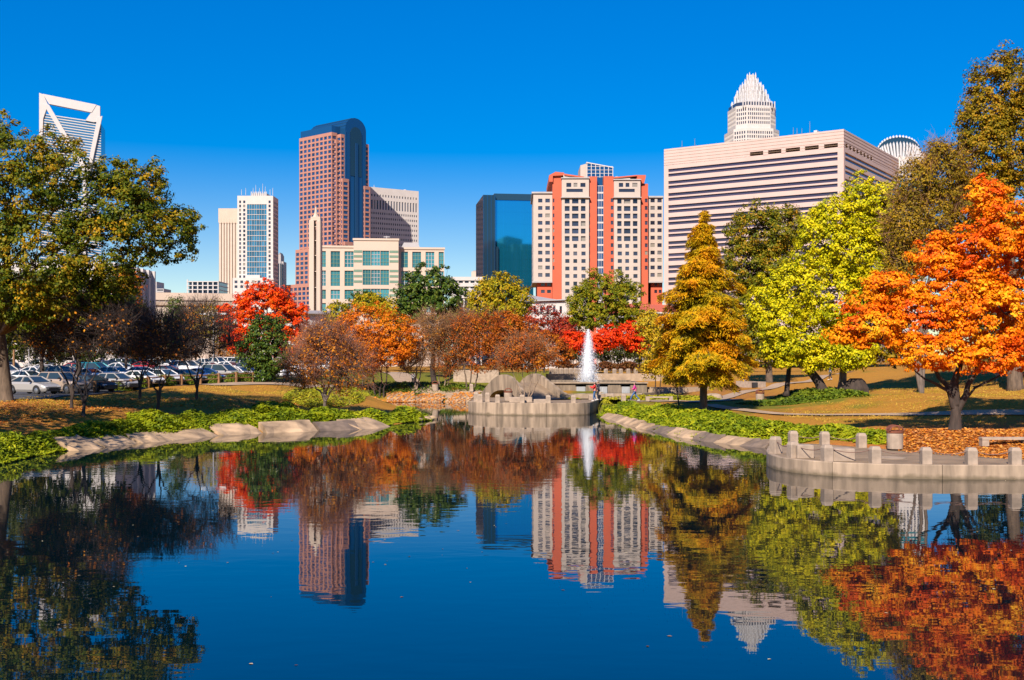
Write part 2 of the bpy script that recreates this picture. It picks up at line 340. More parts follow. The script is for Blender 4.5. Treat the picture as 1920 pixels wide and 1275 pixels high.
strip('path', [hit(1330, 760), hit(1390, 770), hit(1450, 778), hit(1600, 779), hit(1760, 779), hit(1920, 780), hit(2080, 781)], 1.3, M['path'])
strip('path', [hit(1300, 756), hit(1380, 739), hit(1450, 727), hit(1528, 714), hit(1593, 698)], 1.8, M['path'])
strip('path', [g2(380, 108), g2(470, 112), g2(580, 116), g2(700, 124), g2(800, 139), g2(900, 141)], 3.2, M['path'])
strip('path', [g2(800, 140), g2(775, 152), g2(745, 168), g2(730, 195)], 3.6, M['path'], .06)
xs = np.linspace(-120, -20, 90); 
PV, PF = [], []
lot = np.array([g2(-420, 84), g2(60, 80), g2(110, 82), g2(250, 98.5), g2(480, 117), g2(565, 128), g2(600, 178), g2(-300, 180)])
px_, py_ = np.meshgrid(np.arange(-130, -10, 1.0), np.arange(80, 182, 1.0)); q = np.stack([px_.ravel(), py_.ravel()], 1)
ins = sdist(q[:, 0], q[:, 1], lot) < 0
idx = np.cumsum(ins) - 1; zz = terrain(q[:, 0], q[:, 1]) + .06; nxl = px_.shape[1]
cells = []
inb = ins.reshape(px_.shape); ix = idx.reshape(px_.shape)
for r_ in range(px_.shape[0]-1):
    for c_ in range(nxl-1):
        if inb[r_, c_] and inb[r_, c_+1] and inb[r_+1, c_] and inb[r_+1, c_+1]: cells.append((ix[r_, c_], ix[r_, c_+1], ix[r_+1, c_+1], ix[r_+1, c_]))
tag(link_mesh('parking_lot', np_mesh('parking_lot', np.stack([q[:, 0], q[:, 1], zz], 1)[ins], np.array(cells)), M['asphalt'], smooth=True), kind='structure')
# ------------------------------------------------------------------ buildings
def facade(wall, panes, o, U, u0, u1, z0, z1, cols, rows, dep=.35):
    o = Vector(o); U = Vector(U); n = U.cross(Vector((0, 0, 1)))
    def q(u, z, d=0): return o + U*u - n*d + Vector((0, 0, z))
    def rect(a, b, c, d):
        if b-a > 1e-4 and d-c > 1e-4: wall.quad(q(a, c), q(b, c), q(b, d), q(a, d))
    cz = z0
    for (za, zb) in sorted(rows):
        rect(u0, u1, cz, za); cu = u0
        for (ua, ub) in sorted(cols):
            rect(cu, ua, za, zb); cu = ub
            wall.quad(q(ua, za), q(ub, za), q(ub, za, dep), q(ua, za, dep)); wall.quad(q(ua, zb, dep), q(ub, zb, dep), q(ub, zb), q(ua, zb))
            wall.quad(q(ua, za, dep), q(ua, zb, dep), q(ua, zb), q(ua, za)); wall.quad(q(ub, za), q(ub, zb), q(ub, zb, dep), q(ub, za, dep))
            panes.append([q(ua, za, dep-.08), q(ub, za, dep-.08), q(ub, zb, dep-.08), q(ua, zb, dep-.08), n])
        rect(cu, u1, za, zb); cz = zb
    rect(u0, u1, cz, z1)
def pane_box(mb, p):
    n = p[4]; b = [v - n*.06 for v in p[:4]]
    mb.add(p[:4] + b, [(0, 1, 2, 3), (1, 0, 4, 5), (2, 1, 5, 6), (3, 2, 6, 7), (0, 3, 7, 4)])
def windows(panes, root, mat, name='window', most=100):
    ps = sorted(panes, key=lambda p: -p[2].z)
    for p in ps[:most]: mb = MB(); pane_box(mb, p); mb.build(name, mat, root)
    if len(ps) > most:
        mb = MB()
        for p in ps[most:]: pane_box(mb, p)
        tag(mb.build(name, mat, root), kind='stuff')
def grid(a, b, n, frac):                    # n equal bays between a and b, the opening taking frac of each
    s = (b-a)/n; return [(a+s*(i+.5-frac/2), a+s*(i+.5+frac/2)) for i in range(n)]
class Bld:
    def __init__(s, name, label, cat, pa, Da, pb, Db, depth, z0=2.0, group=None):
        s.A = Vector((X(pa, Da), Da)); B = Vector((X(pb, Db), Db)); v = B - s.A; s.w = v.length; s.d = v/s.w; s.dep = depth; s.z0 = z0
        s.perp = Vector((-s.d.y, s.d.x)); s.B = B
        s.root = empty(name, (s.A.x, s.A.y, z0), math.atan2(v.y, v.x), label, cat, group)
    def ray(s, o, d, px): k = (px-960)/F; return (k*o.y - o.x) / (d.x - k*d.y)
    def u(s, px): return s.ray(s.A, s.d, px)                 # on the front
    def v(s, px): return s.ray(s.B, s.perp, px)              # on the face at the right-hand end
    def vl(s, px): return s.ray(s.A, s.perp, px)             # on the face at the left-hand end
    def z(s, py, u=0): D = s.A.y + s.d.y*u; return Z(py, D) - s.z0
    def shell(s, wall, x0, x1, y0, y1, z0, z1, skip=''):     # plain faces, minus those built as facades
        if 'F' not in skip: wall.quad((x0,y0,z0),(x1,y0,z0),(x1,y0,z1),(x0,y0,z1))
        if 'R' not in skip: wall.quad((x1,y0,z0),(x1,y1,z0),(x1,y1,z1),(x1,y0,z1))
        if 'B' not in skip: wall.quad((x1,y1,z0),(x0,y1,z0),(x0,y1,z1),(x1,y1,z1))
        if 'L' not in skip: wall.quad((x0,y1,z0),(x0,y0,z0),(x0,y0,z1),(x0,y1,z1))
        if 'T' not in skip: wall.quad((x0,y0,z1),(x1,y0,z1),(x1,y1,z1),(x0,y1,z1))
    def F_(s, wall, panes, x0, x1, y, z0, z1, cols, rows, dep=.35): facade(wall, panes, (0, y, 0), (1, 0, 0), x0, x1, z0, z1, cols, rows, dep)
    def R_(s, wall, panes, x, y0, y1, z0, z1, cols, rows, dep=.35): facade(wall, panes, (x, 0, 0), (0, 1, 0), y0, y1, z0, z1, cols, rows, dep)
    def L_(s, wall, panes, x, y0, y1, z0, z1, cols, rows, dep=.35):   # cols in y, any order
        facade(wall, panes, (x, 0, 0), (0, -1, 0), -y1, -y0, z0, z1, [(-b, -a) for a, b in cols], rows, dep)

M['pink_stone'] = plain('pink_stone', (.60, .455, .41), .8, .05, .3)
M['white_stone'] = plain('white_stone', (.585, .55, .525), .8, .05, .2)
M['cream'] = plain('cream', (.59, .47, .375), .8, .05, .2)
M['tan_stone'] = plain('tan_stone', (.60, .50, .42), .8, .06, .3)
M['hotel_cream'] = plain('hotel_cream', (.52, .45, .395), .85, .05, .4)
M['hotel_red'] = plain('hotel_red', (.56, .115, .055), .85, .07, .3)
M['granite'] = plain('granite', (.45, .215, .165), .7, .06, .2)
M['green_band'] = plain('green_band', (.14, .24, .17), .6, .08, .5)
M['grey_metal'] = plain('grey_metal', (.42, .40, .40), .6, .08, .5)
M['white_metal'] = plain('white_metal', (.56, .54, .54), .5, .04, .3)
M['silver_fin'] = plain('silver_fin', (.62, .62, .63), .45, .04, .3)
M['dark_win'] = glass('dark_window', (.028, .036, .065), .12, .6, blind=True)
M['ribbon'] = glass('ribbon_window', (.05, .042, .075), .12, .25)
M['blue_win'] = glass('blue_window', (.012, .05, .14), .1, .4)
M['teal_win'] = glass('teal_window', (.025, .15, .185), .1, .4)
M['navy_glass'] = glass('navy_glass', (.012, .075, .19), .08, .15, .35, .7)
M['sky_glass'] = glass('sky_glass', (.02, .38, .66), .05, .1, .85)
M['dark_glass'] = glass('dark_glass', (.012, .035, .06), .08, .2)
M['roof_grey'] = plain('roof_grey', (.33, .30, .29), .8, .08, .5)

def antenna(mb, x, y, z, h, r=.12): mb.tube([(x, y, z), (x, y, z+h)], [r, r*.5], 5)

# --- pale stone government block with ribbon windows (corner nearest at px 1582)
b_ = Bld('office_block', 'pale pink stone office block wrapped in long dark ribbon windows', 'building', 1245, 280*1.098, 1582, 280, 51.5, 4)
wl = MB(); pn = []; W_, zt = b_.w, b_.z(242, b_.w)
rows = []
for k in range(12):
    base = b_.z(299.5, W_) - k*3.30
    rows += [(base, base+.84), (base+1.27, base+2.12)]
rows = [(a, b) for a, b in rows if a > 2]; zb_top = max(b for a, b in rows)
u0, u1 = b_.u(1253), b_.u(1570.5)
segs = [(u0, u1)]
b_.F_(wl, pn, 0, W_, 0, 0, zb_top+1.2, segs, rows, .5)
slots = [(b_.u(a), b_.u(c)) for a, c in ((1406, 1431), (1440, 1465), (1473, 1500), (1509, 1535), (1545, 1571))]
zs = b_.z(282.5, W_); sp = []
facade(wl, sp, (0, 0, 0), (1, 0, 0), 0, W_, zb_top+1.2, zt, slots, [(zs+.9, zs+2.1)], 3.0)
v0, v1 = b_.v(1584), 50.5
b_.R_(wl, pn, W_, 0, 51.5, 0, zb_top+1.2, [(1.2, v1)], rows, .5)
facade(wl, sp, (W_, 0, 0), (0, 1, 0), 0, 51.5, zb_top+1.2, zt, [(1.5+i*3.1, 1.5+i*3.1+1.9) for i in range(8)], [(zs+.9, zs+2.1)], 1.2)
b_.shell(wl, 0, W_, 0, 51.5, 0, zt, 'FR')
for za in range(9):                                            # thin joints of the top wall: shallow proud courses
    pass
wl.build('wall', M['pink_stone'], b_.root)
windows(pn, b_.root, M['ribbon'], 'ribbon_window')
windows(sp, b_.root, M['dark_win'], 'roof_opening')
for i in range(-1, 4):
    mb = MB(); mb.box(-.06, W_+.06, -.06, 51.5, zt-1.3+i*.0-1.5*i*.55-.05, zt-1.3-1.5*i*.55+.0); mb.build('stone_course', M['pale_concrete'], b_.root)
for px, h in ((1270, 2.4), (1294, 2.6), (1480, 2.5), (1487, 2.2), (1496, 2), (1511, 3.6)):
    mb = MB(); antenna(mb, b_.u(px), 3, zt, h); mb.build('antenna', M['steel'], b_.root)
mb = MB(); mb.box(b_.u(1521), b_.u(1527), 2, 4, zt, zt+.9); mb.build('vent', M['white_metal'], b_.root)

# --- red and cream residential hotel
b_ = Bld('apartment_tower', 'red and cream apartment tower with stepped wings and glass top', 'building', 1000, 340, 1243, 340, 26, 2)
r0 = b_.root; uu, zz_ = b_.u, b_.z
def floors(top, n, pitch, h): return [(top - k*pitch - h, top - k*pitch) for k in range(n)]
pitch = 13.95*340/F
wl = MB(); pn = []
# wings
wl_rows = floors(zz_(372.5), 11, pitch, 1.15)
def wing(x0, x1, y0, y1, top, cols, lcols=None):
    zlow = zz_(527)
    b_.F_(wl, pn, x0, x1, y0, zlow, top, cols, wl_rows, .3)
    b_.shell(wl, x0, x1, y0, y1, zlow, top, 'F' + ('L' if lcols else ''))
    if lcols: b_.L_(wl, pn, x0, y0, y1, zlow, top, lcols, wl_rows, .3)
    wl.quad((x0, y0, zlow), (x0, y1, zlow), (x1, y1, zlow), (x1, y0, zlow))
xa, xb = uu(1000), uu(1035.5)
wing(xa, xb, 0, 24, zz_(363), [(uu(1009), uu(1017)), (uu(1022.5), uu(1031))], [(2+i*5.2, 3.6+i*5.2) for i in range(4)])
xc, xd = uu(1214), uu(1243)
wing(xc, xd, -.2, 24, zz_(371), [(uu(1219.5), uu(1227.5)), (uu(1232.5), uu(1240.5))])
# bays
rowA = floors(zz_(375), 6, pitch, 1.5); rowB = floors(zz_(375)-6*pitch-.15, 8, pitch, 1.15)
bays = [(1052.5, 1103, (1058, 1067), (1071.5, 1083.5), (1088, 1096.5), 338), (1149.5, 1198.5, (1155.5, 1163.5), (1168, 1180), (1184.5, 1193), 341)]
for a, c, k1, k2, k3, top in bays:
    x0, x1, y = uu(a), uu(c), -3.2
    cols = [(uu(p), uu(q)) for p, q in (k1, k2, k3)]
    zc = zz_(372.5); zt_ = zz_(top)
    b_.F_(wl, pn, x0, x1, y, zz_(375)-6*pitch+.35, zc, cols, rowA, .6)
    b_.F_(wl, pn, x0, x1, y, 0, zz_(375)-6*pitch+.35, [(p+.15, p+1.4+.0) if i != 1 else (p+.4, q-.4) for i, (p, q) in enumerate(cols)], rowB, .3)
    b_.F_(wl, pn, x0, x1, y, zc, zz_(364), [], [], .3)
    b_.F_(wl, pn, x0, x1, y, zz_(364), zz_(356), [(uu(k1[0]+3), uu(k3[1]-5))], [(zz_(363), zz_(357))], .3)
    b_.F_(wl, pn, x0, x1, y, zz_(356), zt_, [(uu(k1[0]+3), uu(k1[1]+3)), (uu(k2[0]+3), uu(k2[1]-2)), (uu(k3[0]-1), uu(k3[1]))], [(zz_(353.5), zz_(346))], .3)
    b_.shell(wl, x0, x1, y, 3, 0, zt_, 'FB')
wl.build('cream_wall', M['hotel_cream'], r0)
for i, (a, c, k1, k2, k3, top) in enumerate(bays):
    mb = MB(); mb.box(uu(a)-.3, uu(c)+.3, -3.9, 0, zz_(374), zz_(372.6)); mb.build('ledge', M['grey_metal'], r0)
    mb = MB(); mb.box(uu(a)-.2, uu(c)+.2, -3.6, 1, zz_(top)+.02, zz_(top-2)); mb.build('cornice', M['grey_metal'], r0)
    mb = MB(); mb.prism_xz([(uu(a)+.5, zz_(top-2)+.03), (uu(c)-3, zz_(top-2)+.03), (uu(c)-3, zz_(top-5)), (uu(a)+.5, zz_(top-8))], -2.6, 3); mb.build('attic_wall', M['hotel_cream'], r0)
for x0, x1, zt_, y0 in ((xa, xb, zz_(363), 0), (xc, xd, zz_(371), -.2)):
    mb = MB(); mb.box(x0-.5, x1+.05, y0-.5, 24.4, zt_+.01, zt_+.5); mb.build('cornice', M['grey_metal'], r0)
    mb = MB(); mb.box(x0-.3, x1+.04, y0-.35, 24.2, zz_(527)-.5, zz_(527)-.02); mb.build('ledge', M['grey_metal'], r0)
# red piers with little side windows
rd = MB(); rp = []
sm = floors(zz_(372.5)-.2, 10, pitch, 1.15)
def pier(a, c, top, y, wa=None):
    b_.F_(rd, rp, uu(a), uu(c), y, 0, zz_(top), [wa] if wa else [], sm if wa else [], .3)
    b_.shell(rd, uu(a), uu(c), y, 25, 0, zz_(top), 'F')
pier(1035.6, 1052.4, 331, -1.6, (uu(1036.3), uu(1039)))
pier(1103.1, 1118.2, 333, -2.2, (uu(1103.5), uu(1105.5)))
pier(1130.8, 1149.4, 332.5, -2.2, (uu(1144), uu(1148.8)))
pier(1198.6, 1213.9, 346, -1.6, (uu(1208), uu(1213)))
for a, c, y in ((1000, 1035.4, 1.2), (1214, 1243, 1.2)):
    b_.F_(rd, rp, uu(a)+1.2, uu(c), y, 0, zz_(527)-.55, grid(uu(a)+2, uu(c), 2, .62), [(zz_(549), zz_(543)), (zz_(535.5), zz_(530.5))], .3)
    b_.shell(rd, uu(a)+1.2, uu(c), y, 22, 0, zz_(527)-.55, 'F')
rd.build('red_wall', M['hotel_red'], r0)
for pts, y0, y1 in (([(1029, 343), (1036, 343), (1036, 332), (1057, 331), (1057, 326), (1041, 324.5), (1029, 331)], -2.4, 24), ([(1057, 328.5), (1094, 334), (1094, 336.5), (1057, 331.5)], -3, 22), ([(1149, 335), (1192, 331), (1192, 333), (1149, 337.5)], -3, 22), ([(1192, 330.5), (1209, 330.5), (1209, 334), (1206, 346), (1192, 346)], -2.4, 22)):
    mb = MB(); mb.prism_xz([(uu(a), zz_(c)) for a, c in pts][::-1], y0, y1); mb.build('roof', M['hotel_red'], r0)
# blue glass spine and rooftop box
gl = MB(); gp = []
spr = floors(zz_(350)+.0, 15, pitch, pitch*.78)
b_.F_(gl, gp, uu(1118.2), uu(1130.8), -1.2, 0, zz_(349), grid(uu(1118.2), uu(1130.8), 3, .86), spr, .15)
gl.quad((uu(1118.2), -1.2, zz_(349)), (uu(1130.8), -1.2, zz_(349)), (uu(1130.8), 4, zz_(349)), (uu(1118.2), 4, zz_(349)))
gl.build('mullion_frame', M['white_metal'], r0)
windows(gp, r0, M['blue_win'], 'stair_window')
x0, x1, x2, zb, za, zc = uu(1101), uu(1149.5), uu(1089), zz_(349), zz_(304.5), zz_(314)
mb = MB(); mb.prism_xz([(x0, zb), (x1, zb), (x1, zc), (x0, za)], 1, 14); mb.build('glass_box', M['navy_glass'], r0)
mb = MB()
for i in range(7): x = x0 + (x1-x0)*i/6; mb.box(x-.1, x+.1, .86, 1.02, zz_(332), za + (zc-za)*i/6)
for i in range(4): mb.box(x0, x1, .9, 1.04, zz_(331)+i*1.05, zz_(331)+i*1.05+.12)
mb.prism_xz([(x0-.2, za), (x1+.2, zc), (x1+.2, zc+.3), (x0-.2, za+.3)], .8, 14.2); mb.build('mullion', M['white_metal'], r0)
mb = MB(); mb.prism_xz([(x2, zb), (x0-.01, zb), (x0-.01, za), (x2, zz_(308))], 2, 14.1); mb.build('lift_tower', M['hotel_cream'], r0)
mb = MB(); mb.prism_xz([(uu(1150), zz_(345)), (uu(1208), zz_(345)), (uu(1208), zz_(329)), (uu(1180), zz_(326.5)), (uu(1150), zz_(327))], 8, 16); mb.build('glass_box', M['navy_glass'], r0)
mb = MB(); mb.box(uu(1017), uu(1026), 6, 9, zz_(363)+.5, zz_(358)); mb.box(uu(1010), uu(1030), 6.5, 8.5, zz_(358)+.01, zz_(356)); mb.build('roof_canopy', M['white_metal'], r0)
windows(pn, r0, M['dark_win']); windows(rp, r0, M['dark_win'], 'side_window')

# --- blue glass slab behind the apartment tower
b_ = Bld('glass_tower', 'teal mirrored glass office tower with a dark stepped edge', 'building', 928, 450, 1000, 452, 30, 2)
mb = MB(); mb.box(0, b_.w, 0, 30, 0, b_.z(375)); mb.build('mirror_wall', M['sky_glass'], b_.root)
mb = MB(); mb.box(-.3, b_.w+.3, -.4, 30.3, b_.z(375)+.01, b_.z(363)); mb.build('parapet', M['dark_glass'], b_.root)
for i in range(1, 9): 
    mb = MB(); x = b_.w*i/9; mb.box(x-.05, x+.05, -.06, .02, 2, b_.z(375)); mb.build('mullion', M['sky_glass'], b_.root)
for i in range(1, 14):
    mb = MB(); z_ = b_.z(375)*i/14; mb.box(0, b_.w, -.05, .02, z_-.04, z_+.04); mb.build('mullion', M['sky_glass'], b_.root)
mb = MB(); mb.box(b_.u(905), -.02, -2, 28, 0, b_.z(367)); mb.build('dark_wing', M['dark_glass'], b_.root)
mb = MB(); mb.box(-.01, b_.u(934), -1.2, 4, 0, b_.z(463)); mb.build('dark_step', M['dark_glass'], b_.root)
for i in range(4):
    mb = MB(); x = b_.u(906+i*7); mb.box(x-.1, x+.1, -2.12, -1.9, 0, b_.z(367)); mb.build('fin', M['navy_glass'], b_.root)

# --- barrel roofed pink granite tower
D0 = 800; wf = empty('granite_skyscraper', (X(629, D0), D0, 2), math.radians(49), 'pink granite skyscraper with a blue glass barrel vault roof', 'skyscraper')
def zw(py): return Z(py, D0) - 2
# local x runs along the gable face (away, towards the right), local y along the long lit face (away, towards the left)
Wd = 37.0; g0, g1 = 8.6, 28.4
wl = MB(); pn = []; FP = 3.45
def block(x0, x1, y0, y1, zt_, z0=0, faces='FL'):
    n = int((zt_-2.2-z0)/FP); rw = [(zt_-2.4-k*FP-2.2, zt_-2.4-k*FP) for k in range(n)]
    rw = [(a, b) for a, b in rw if a > z0]
    def cl(a, b): k = max(1, round((b-a)/4.9)); return grid(a, b, k, .70)
    if 'F' in faces: facade(wl, pn, (0, y0, 0), (1, 0, 0), x0, x1, z0, zt_, cl(x0, x1), rw, .4)
    if 'L' in faces: facade(wl, pn, (x0, 0, 0), (0, -1, 0), -y1, -y0, z0, zt_, [(-b, -a) for a, b in cl(y0, y1)], rw, .4)
    if 'R' in faces: facade(wl, pn, (x1, 0, 0), (0, 1, 0), y0, y1, z0, zt_, cl(y0, y1), rw, .4)
    for f in 'FLR':
        if f in faces: continue
        q = {'F': ((x0,y0,z0),(x1,y0,z0),(x1,y0,zt_),(x0,y0,zt_)), 'L': ((x0,y1,z0),(x0,y0,z0),(x0,y0,zt_),(x0,y1,zt_)), 'R': ((x1,y0,z0),(x1,y1,z0),(x1,y1,zt_),(x1,y0,zt_))}[f]; wl.quad(*q)
    wl.quad((x0,y0,zt_),(x1,y0,zt_),(x1,y1,zt_),(x0,y1,zt_)); wl.quad((x1,y1,z0),(x0,y1,z0),(x0,y1,zt_),(x1,y1,zt_))
block(0, 5, 4.2, 41, zw(246), 0, 'FL'); block(2.6, 8.7, 2.1, 41.5, zw(260), 0); block(5.2, 8.8, .2, 42, zw(249), 0)
block(5.2, 11.2, -1.6, 3, zw(333), 0); block(6, 13.6, -3.2, 0, zw(452), 0)
block(28.3, 31.8, .2, 35, zw(259), 0, 'FLR'); block(28.4, 33, 2.1, 41, zw(270), 0, 'FR'); block(30, 35.2, 4.2, 40, zw(283), 0, 'FR')
block(26, 31.6, -1.6, 3, zw(341), 0); block(23.5, 31, -3.2, 0, zw(452), 0)
block(-2.0, 3, 3, 43, zw(462), 0, 'FL'); block(-6, 3, 1.5, 50, zw(530), 0, 'FL')
wl.build('granite_wall', M['granite'], wf); windows(pn, wf, M['blue_win'])
gl = MB(); prof = [(g0, 0), (g1, 0), (g1, zw(237))]
cx, rr = (g0+g1)/2, (g1-g0)/2; zsp = zw(237)
for k in range(1, 16): a = math.pi*k/16; prof.append((cx+rr*math.cos(a), zsp+rr*.88*math.sin(a)))
prof.append((g0, zsp)); gl.prism_xz(prof, -.6, 39.6); gl.build('vault', M['navy_glass'], wf)
pr2 = [(cx-5.2, zw(325)), (cx+5.2, zw(325)), (cx+5.2, zsp-3)] + [(cx+5.2*math.cos(math.pi*k/12), zsp-3+5.2*math.sin(math.pi*k/12)) for k in range(1, 12)] + [(cx-5.2, zsp-3)]
mb = MB(); mb.prism_xz(pr2, -.9, -.61); mb.build('gable_window', M['dark_glass'], wf)
mb = MB(); mb.box(cx-.9, cx+1.5, -1.5, -.91, 0, zw(262)); mb.build('centre_bay', M['blue_win'], wf)
for x in (g0+.5, cx-5.6, cx+5.6, g1-.5): 
    mb = MB(); mb.box(x-.18, x+.18, -.95, -.6, 0, zsp-2); mb.build('mullion', M['blue_win'], wf)
mb = MB(); mb.box(.7, g0, 5, 40.4, zw(246)-.1, zw(233)); mb.build('glass_attic', M['navy_glass'], wf)
for k in range(5):
    mb = MB(); a = math.radians(95+k*18); mb.box(cx+rr*1.0*math.cos(a)-.12, cx+rr*math.cos(a)+.12, -.7, 39.7, zsp+rr*.88*math.sin(a)-.12, zsp+rr*.88*math.sin(a)+.14); mb.build('roof_rib', M['dark_glass'], wf)

# --- white office slab in the granite tower's shadow
b_ = Bld('office_slab', 'white office slab of small square windows half in tower shadow', 'building', 660, 872, 785, 905, 34, 2)
wl = MB(); pn = []; zt = b_.z(347); zz_ = b_.z; nc = 46
b_.F_(wl, pn, 0, b_.w, 0, zz_(357), zt, [], [])
b_.F_(wl, pn, 0, b_.w, 0, zz_(366), zz_(357), grid(1, b_.w-1, nc//2, .4), [(zz_(364.5), zz_(360))], .4)
b_.F_(wl, pn, 0, b_.w, 0, zz_(390), zz_(366), grid(1, b_.w-1, nc//2, .5), [(zz_(388.5), zz_(371))], .6)
b_.F_(wl, pn, 0, b_.w, 0, 0, zz_(390), grid(1, b_.w-1, 30, .5), floors(zz_(394), 19, 3.95, 1.7), .4)
b_.shell(wl, 0, b_.w, 0, 34, 0, zt, 'F'); wl.build('wall', M['white_stone'], b_.root); windows(pn, b_.root, M['dark_win'])
mb = MB(); antenna(mb, b_.u(710), 8, zt, 3, .3); mb.build('antenna', M['white_metal'], b_.root)
mb = MB(); mb.lathe([(1.5, 0), (1.8, .8), (1, 1.6)], 10, (b_.u(768), 8, zt)); mb.build('roof_dish', M['white_metal'], b_.root)

# --- white tower with a blue curtain wall
b_ = Bld('white_tower', 'white tower with a blue glass curtain wall down its middle', 'skyscraper', 445, 800, 512, 800, 18, 2)
wl = MB(); pn = []; cg = []; zt = b_.z(367); zz_ = b_.z; uu = b_.u
fr = floors(zz_(376), 30, 2.97, 1.9)
b_.F_(wl, pn, 0, uu(462.5), 0, 0, zt, [(uu(448.5), uu(452)), (uu(456), uu(460))], fr, .4)
b_.F_(wl, pn, uu(500.5), b_.w, 0, 0, zt, [(uu(503.5), uu(507.5))], fr, .4)
facade(wl, cg, (0, 0, 0), (1, 0, 0), uu(462.5), uu(500.5), 0, zt, grid(uu(463), uu(500), 8, .92), [(z_-3.45, z_) for z_ in [zz_(383)-3.75*k for k in range(25)]], .5)
b_.R_(wl, pn, b_.w, 0, 18, 0, zt, grid(1, 17, 4, .6), fr, .4)
b_.shell(wl, 0, b_.w, 0, 18, 0, zt, 'FR'); wl.build('wall', M['white_stone'], b_.root)
windows(pn, b_.root, M['dark_win']); windows(cg, b_.root, glass('curtain_glass', (.02, .12, .22), .1, .35), 'curtain_pane')
mb = MB(); mb.box(uu(468), uu(498), 4, 14, zt, zz_(361)); mb.build('plant_room', M['grey_metal'], b_.root)
for i in range(9):
    mb = MB(); x = uu(469+i*3.5); mb.box(x-.25, x+.25, 3.4, 4, zt, zz_(358)); mb.build('louvre_fin', M['white_metal'], b_.root)
for px, h in ((471, 5), (476, 7), (483, 5), (489, 8), (494, 6), (449, 4), (457, 5), (503, 4), (508, 5)):
    mb = MB(); antenna(mb, uu(px), 6, zt+1.5, h, .22); mb.build('antenna', M['white_metal'], b_.root)
mb = MB(); pp = []; facade(mb, pp, (0, -6, 0), (1, 0, 0), uu(440), uu(516), 0, zz_(522), grid(uu(441), uu(516), 7, .5), [(zz_(532), zz_(527)), (zz_(541), zz_(536))], .4)
b_.shell(mb, uu(440), uu(516), -6, -.01, 0, zz_(522), 'F'); mb.build('podium', M['white_stone'], b_.root); windows(pp, b_.root, M['dark_win'], 'podium_window')
mb = MB(); mb.box(uu(463), uu(489), -3, -.02, zz_(522), zz_(516)); mb.build('terrace_wall', M['white_stone'], b_.root)
# dark sliver tower beside it
b_ = Bld('dark_tower', 'slim dark stepped tower half hidden behind the white tower', 'skyscraper', 521, 960, 531, 960, 14, 2)
mb = MB(); mb.box(0, b_.w*.55, 0, 14, 0, b_.z(478)); mb.box(b_.w*.55, b_.w, 1, 14, 0, b_.z(490)); mb.build('wall', M['grey_metal'], b_.root)
mb = MB(); mb.prism_xz([(0, b_.z(478)), (b_.w*.55, b_.z(478)), (b_.w*.3, b_.z(473))], 1, 13); mb.build('roof', M['roof_grey'], b_.root)
for k in range(3):
    mb = MB(); mb.box(.4+k*1.5, 1.2+k*1.5, -.05, .02, 2, b_.z(494)); mb.build('window_strip', M['dark_glass'], b_.root)
# tan ribbed tower
b_ = Bld('ribbed_tower', 'windowless tan tower with tall vertical ribs below a blank band', 'skyscraper', 410.5, 850, 447, 850, 24, 2)
zz_, uu = b_.z, b_.u; mb = MB(); mb.box(0, b_.w, 0, 24, 0, zz_(417)); mb.build('wall', plain('tan_recess', (.33, .25, .19), .8), b_.root)
mb = MB(); mb.box(-.2, b_.w+.2, -.9, 24.2, zz_(417)+.01, zz_(391)); mb.build('parapet', M['cream'], b_.root)
for i in range(7):
    mb = MB(); x = b_.w*(i+.5)/7; mb.box(x-.68, x+.68, -.8, -.01, 0, zz_(417)); mb.build('rib', M['tan_stone'], b_.root)
    mb = MB(); mb.box(x-.9, x+.9, -1.0, -.81, zz_(419), zz_(410)); mb.build('rib_cap', M['cream'], b_.root)

# --- low cream office block with green bands
b_ = Bld('office_building', 'low cream office building with teal grid windows and green bands', 'building', 586, 300, 833, 303, 34, 2)
zz_, uu = b_.z, b_.u; r0 = b_.root; wl = MB(); pn = []
rw = [(zz_(500.5), zz_(470.5)), (zz_(536), zz_(507)), (zz_(560.5), zz_(543)), (zz_(585), zz_(568))]
xL, xR = uu(683), uu(751)
b_.F_(wl, pn, 0, uu(664), 0, 0, zz_(464), [(uu(a), uu(c)) for a, c in ((589, 595), (602.5, 611), (620, 637.5), (646, 663.5))], rw, .45)
b_.F_(wl, pn, uu(747.5), b_.w, 0, 0, zz_(466), [(uu(a), uu(c)) for a, c in ((752, 765), (773, 789.5), (798, 814.5), (822.5, 832))], rw, .45)
b_.shell(wl, 0, uu(664), 0, 34, 0, zz_(464), 'FR'); b_.shell(wl, uu(747.5), b_.w, 0, 34, 0, zz_(466), 'FL')
bx0, bx1, by = uu(664), uu(747.5), -3.0
brw = [(zz_(499), zz_(471)), (zz_(535), zz_(506.5)), (zz_(560), zz_(542)), (zz_(585), zz_(568))]
facade(wl, pn, (0, by, 0), (1, 0, 0), bx0, bx1, 0, zz_(452), [(uu(681), uu(696)), (uu(696.6), uu(713.4)), (uu(714), uu(730))], brw, .4)
b_.shell(wl, bx0, bx1, by, 30, 0, zz_(452), 'F')
wl.build('wall', M['cream'], r0)
for i, p in enumerate(pn):
    mb = MB(); pane_box(mb, p); wo = mb.build('window', M['teal_win'], r0)
    mb = MB(); a, b2, c2 = p[0], p[1], p[2]; wid, hei = b2.x-a.x, c2.z-b2.z
    nv, nh = max(2, round(wid/.85)), max(2, round(hei/1.05))
    for k in range(nv+1): x = a.x + wid*k/nv; mb.box(x-.06, x+.06, a.y-.08, a.y-.005, a.z, c2.z)
    for k in range(nh+1): z_ = a.z + hei*k/nh; mb.box(a.x, b2.x, a.y-.09, a.y-.006, z_-.06, z_+.06)
    mb.build('muntin', M['green_band'] if i % 3 else M['grey_metal'], wo)
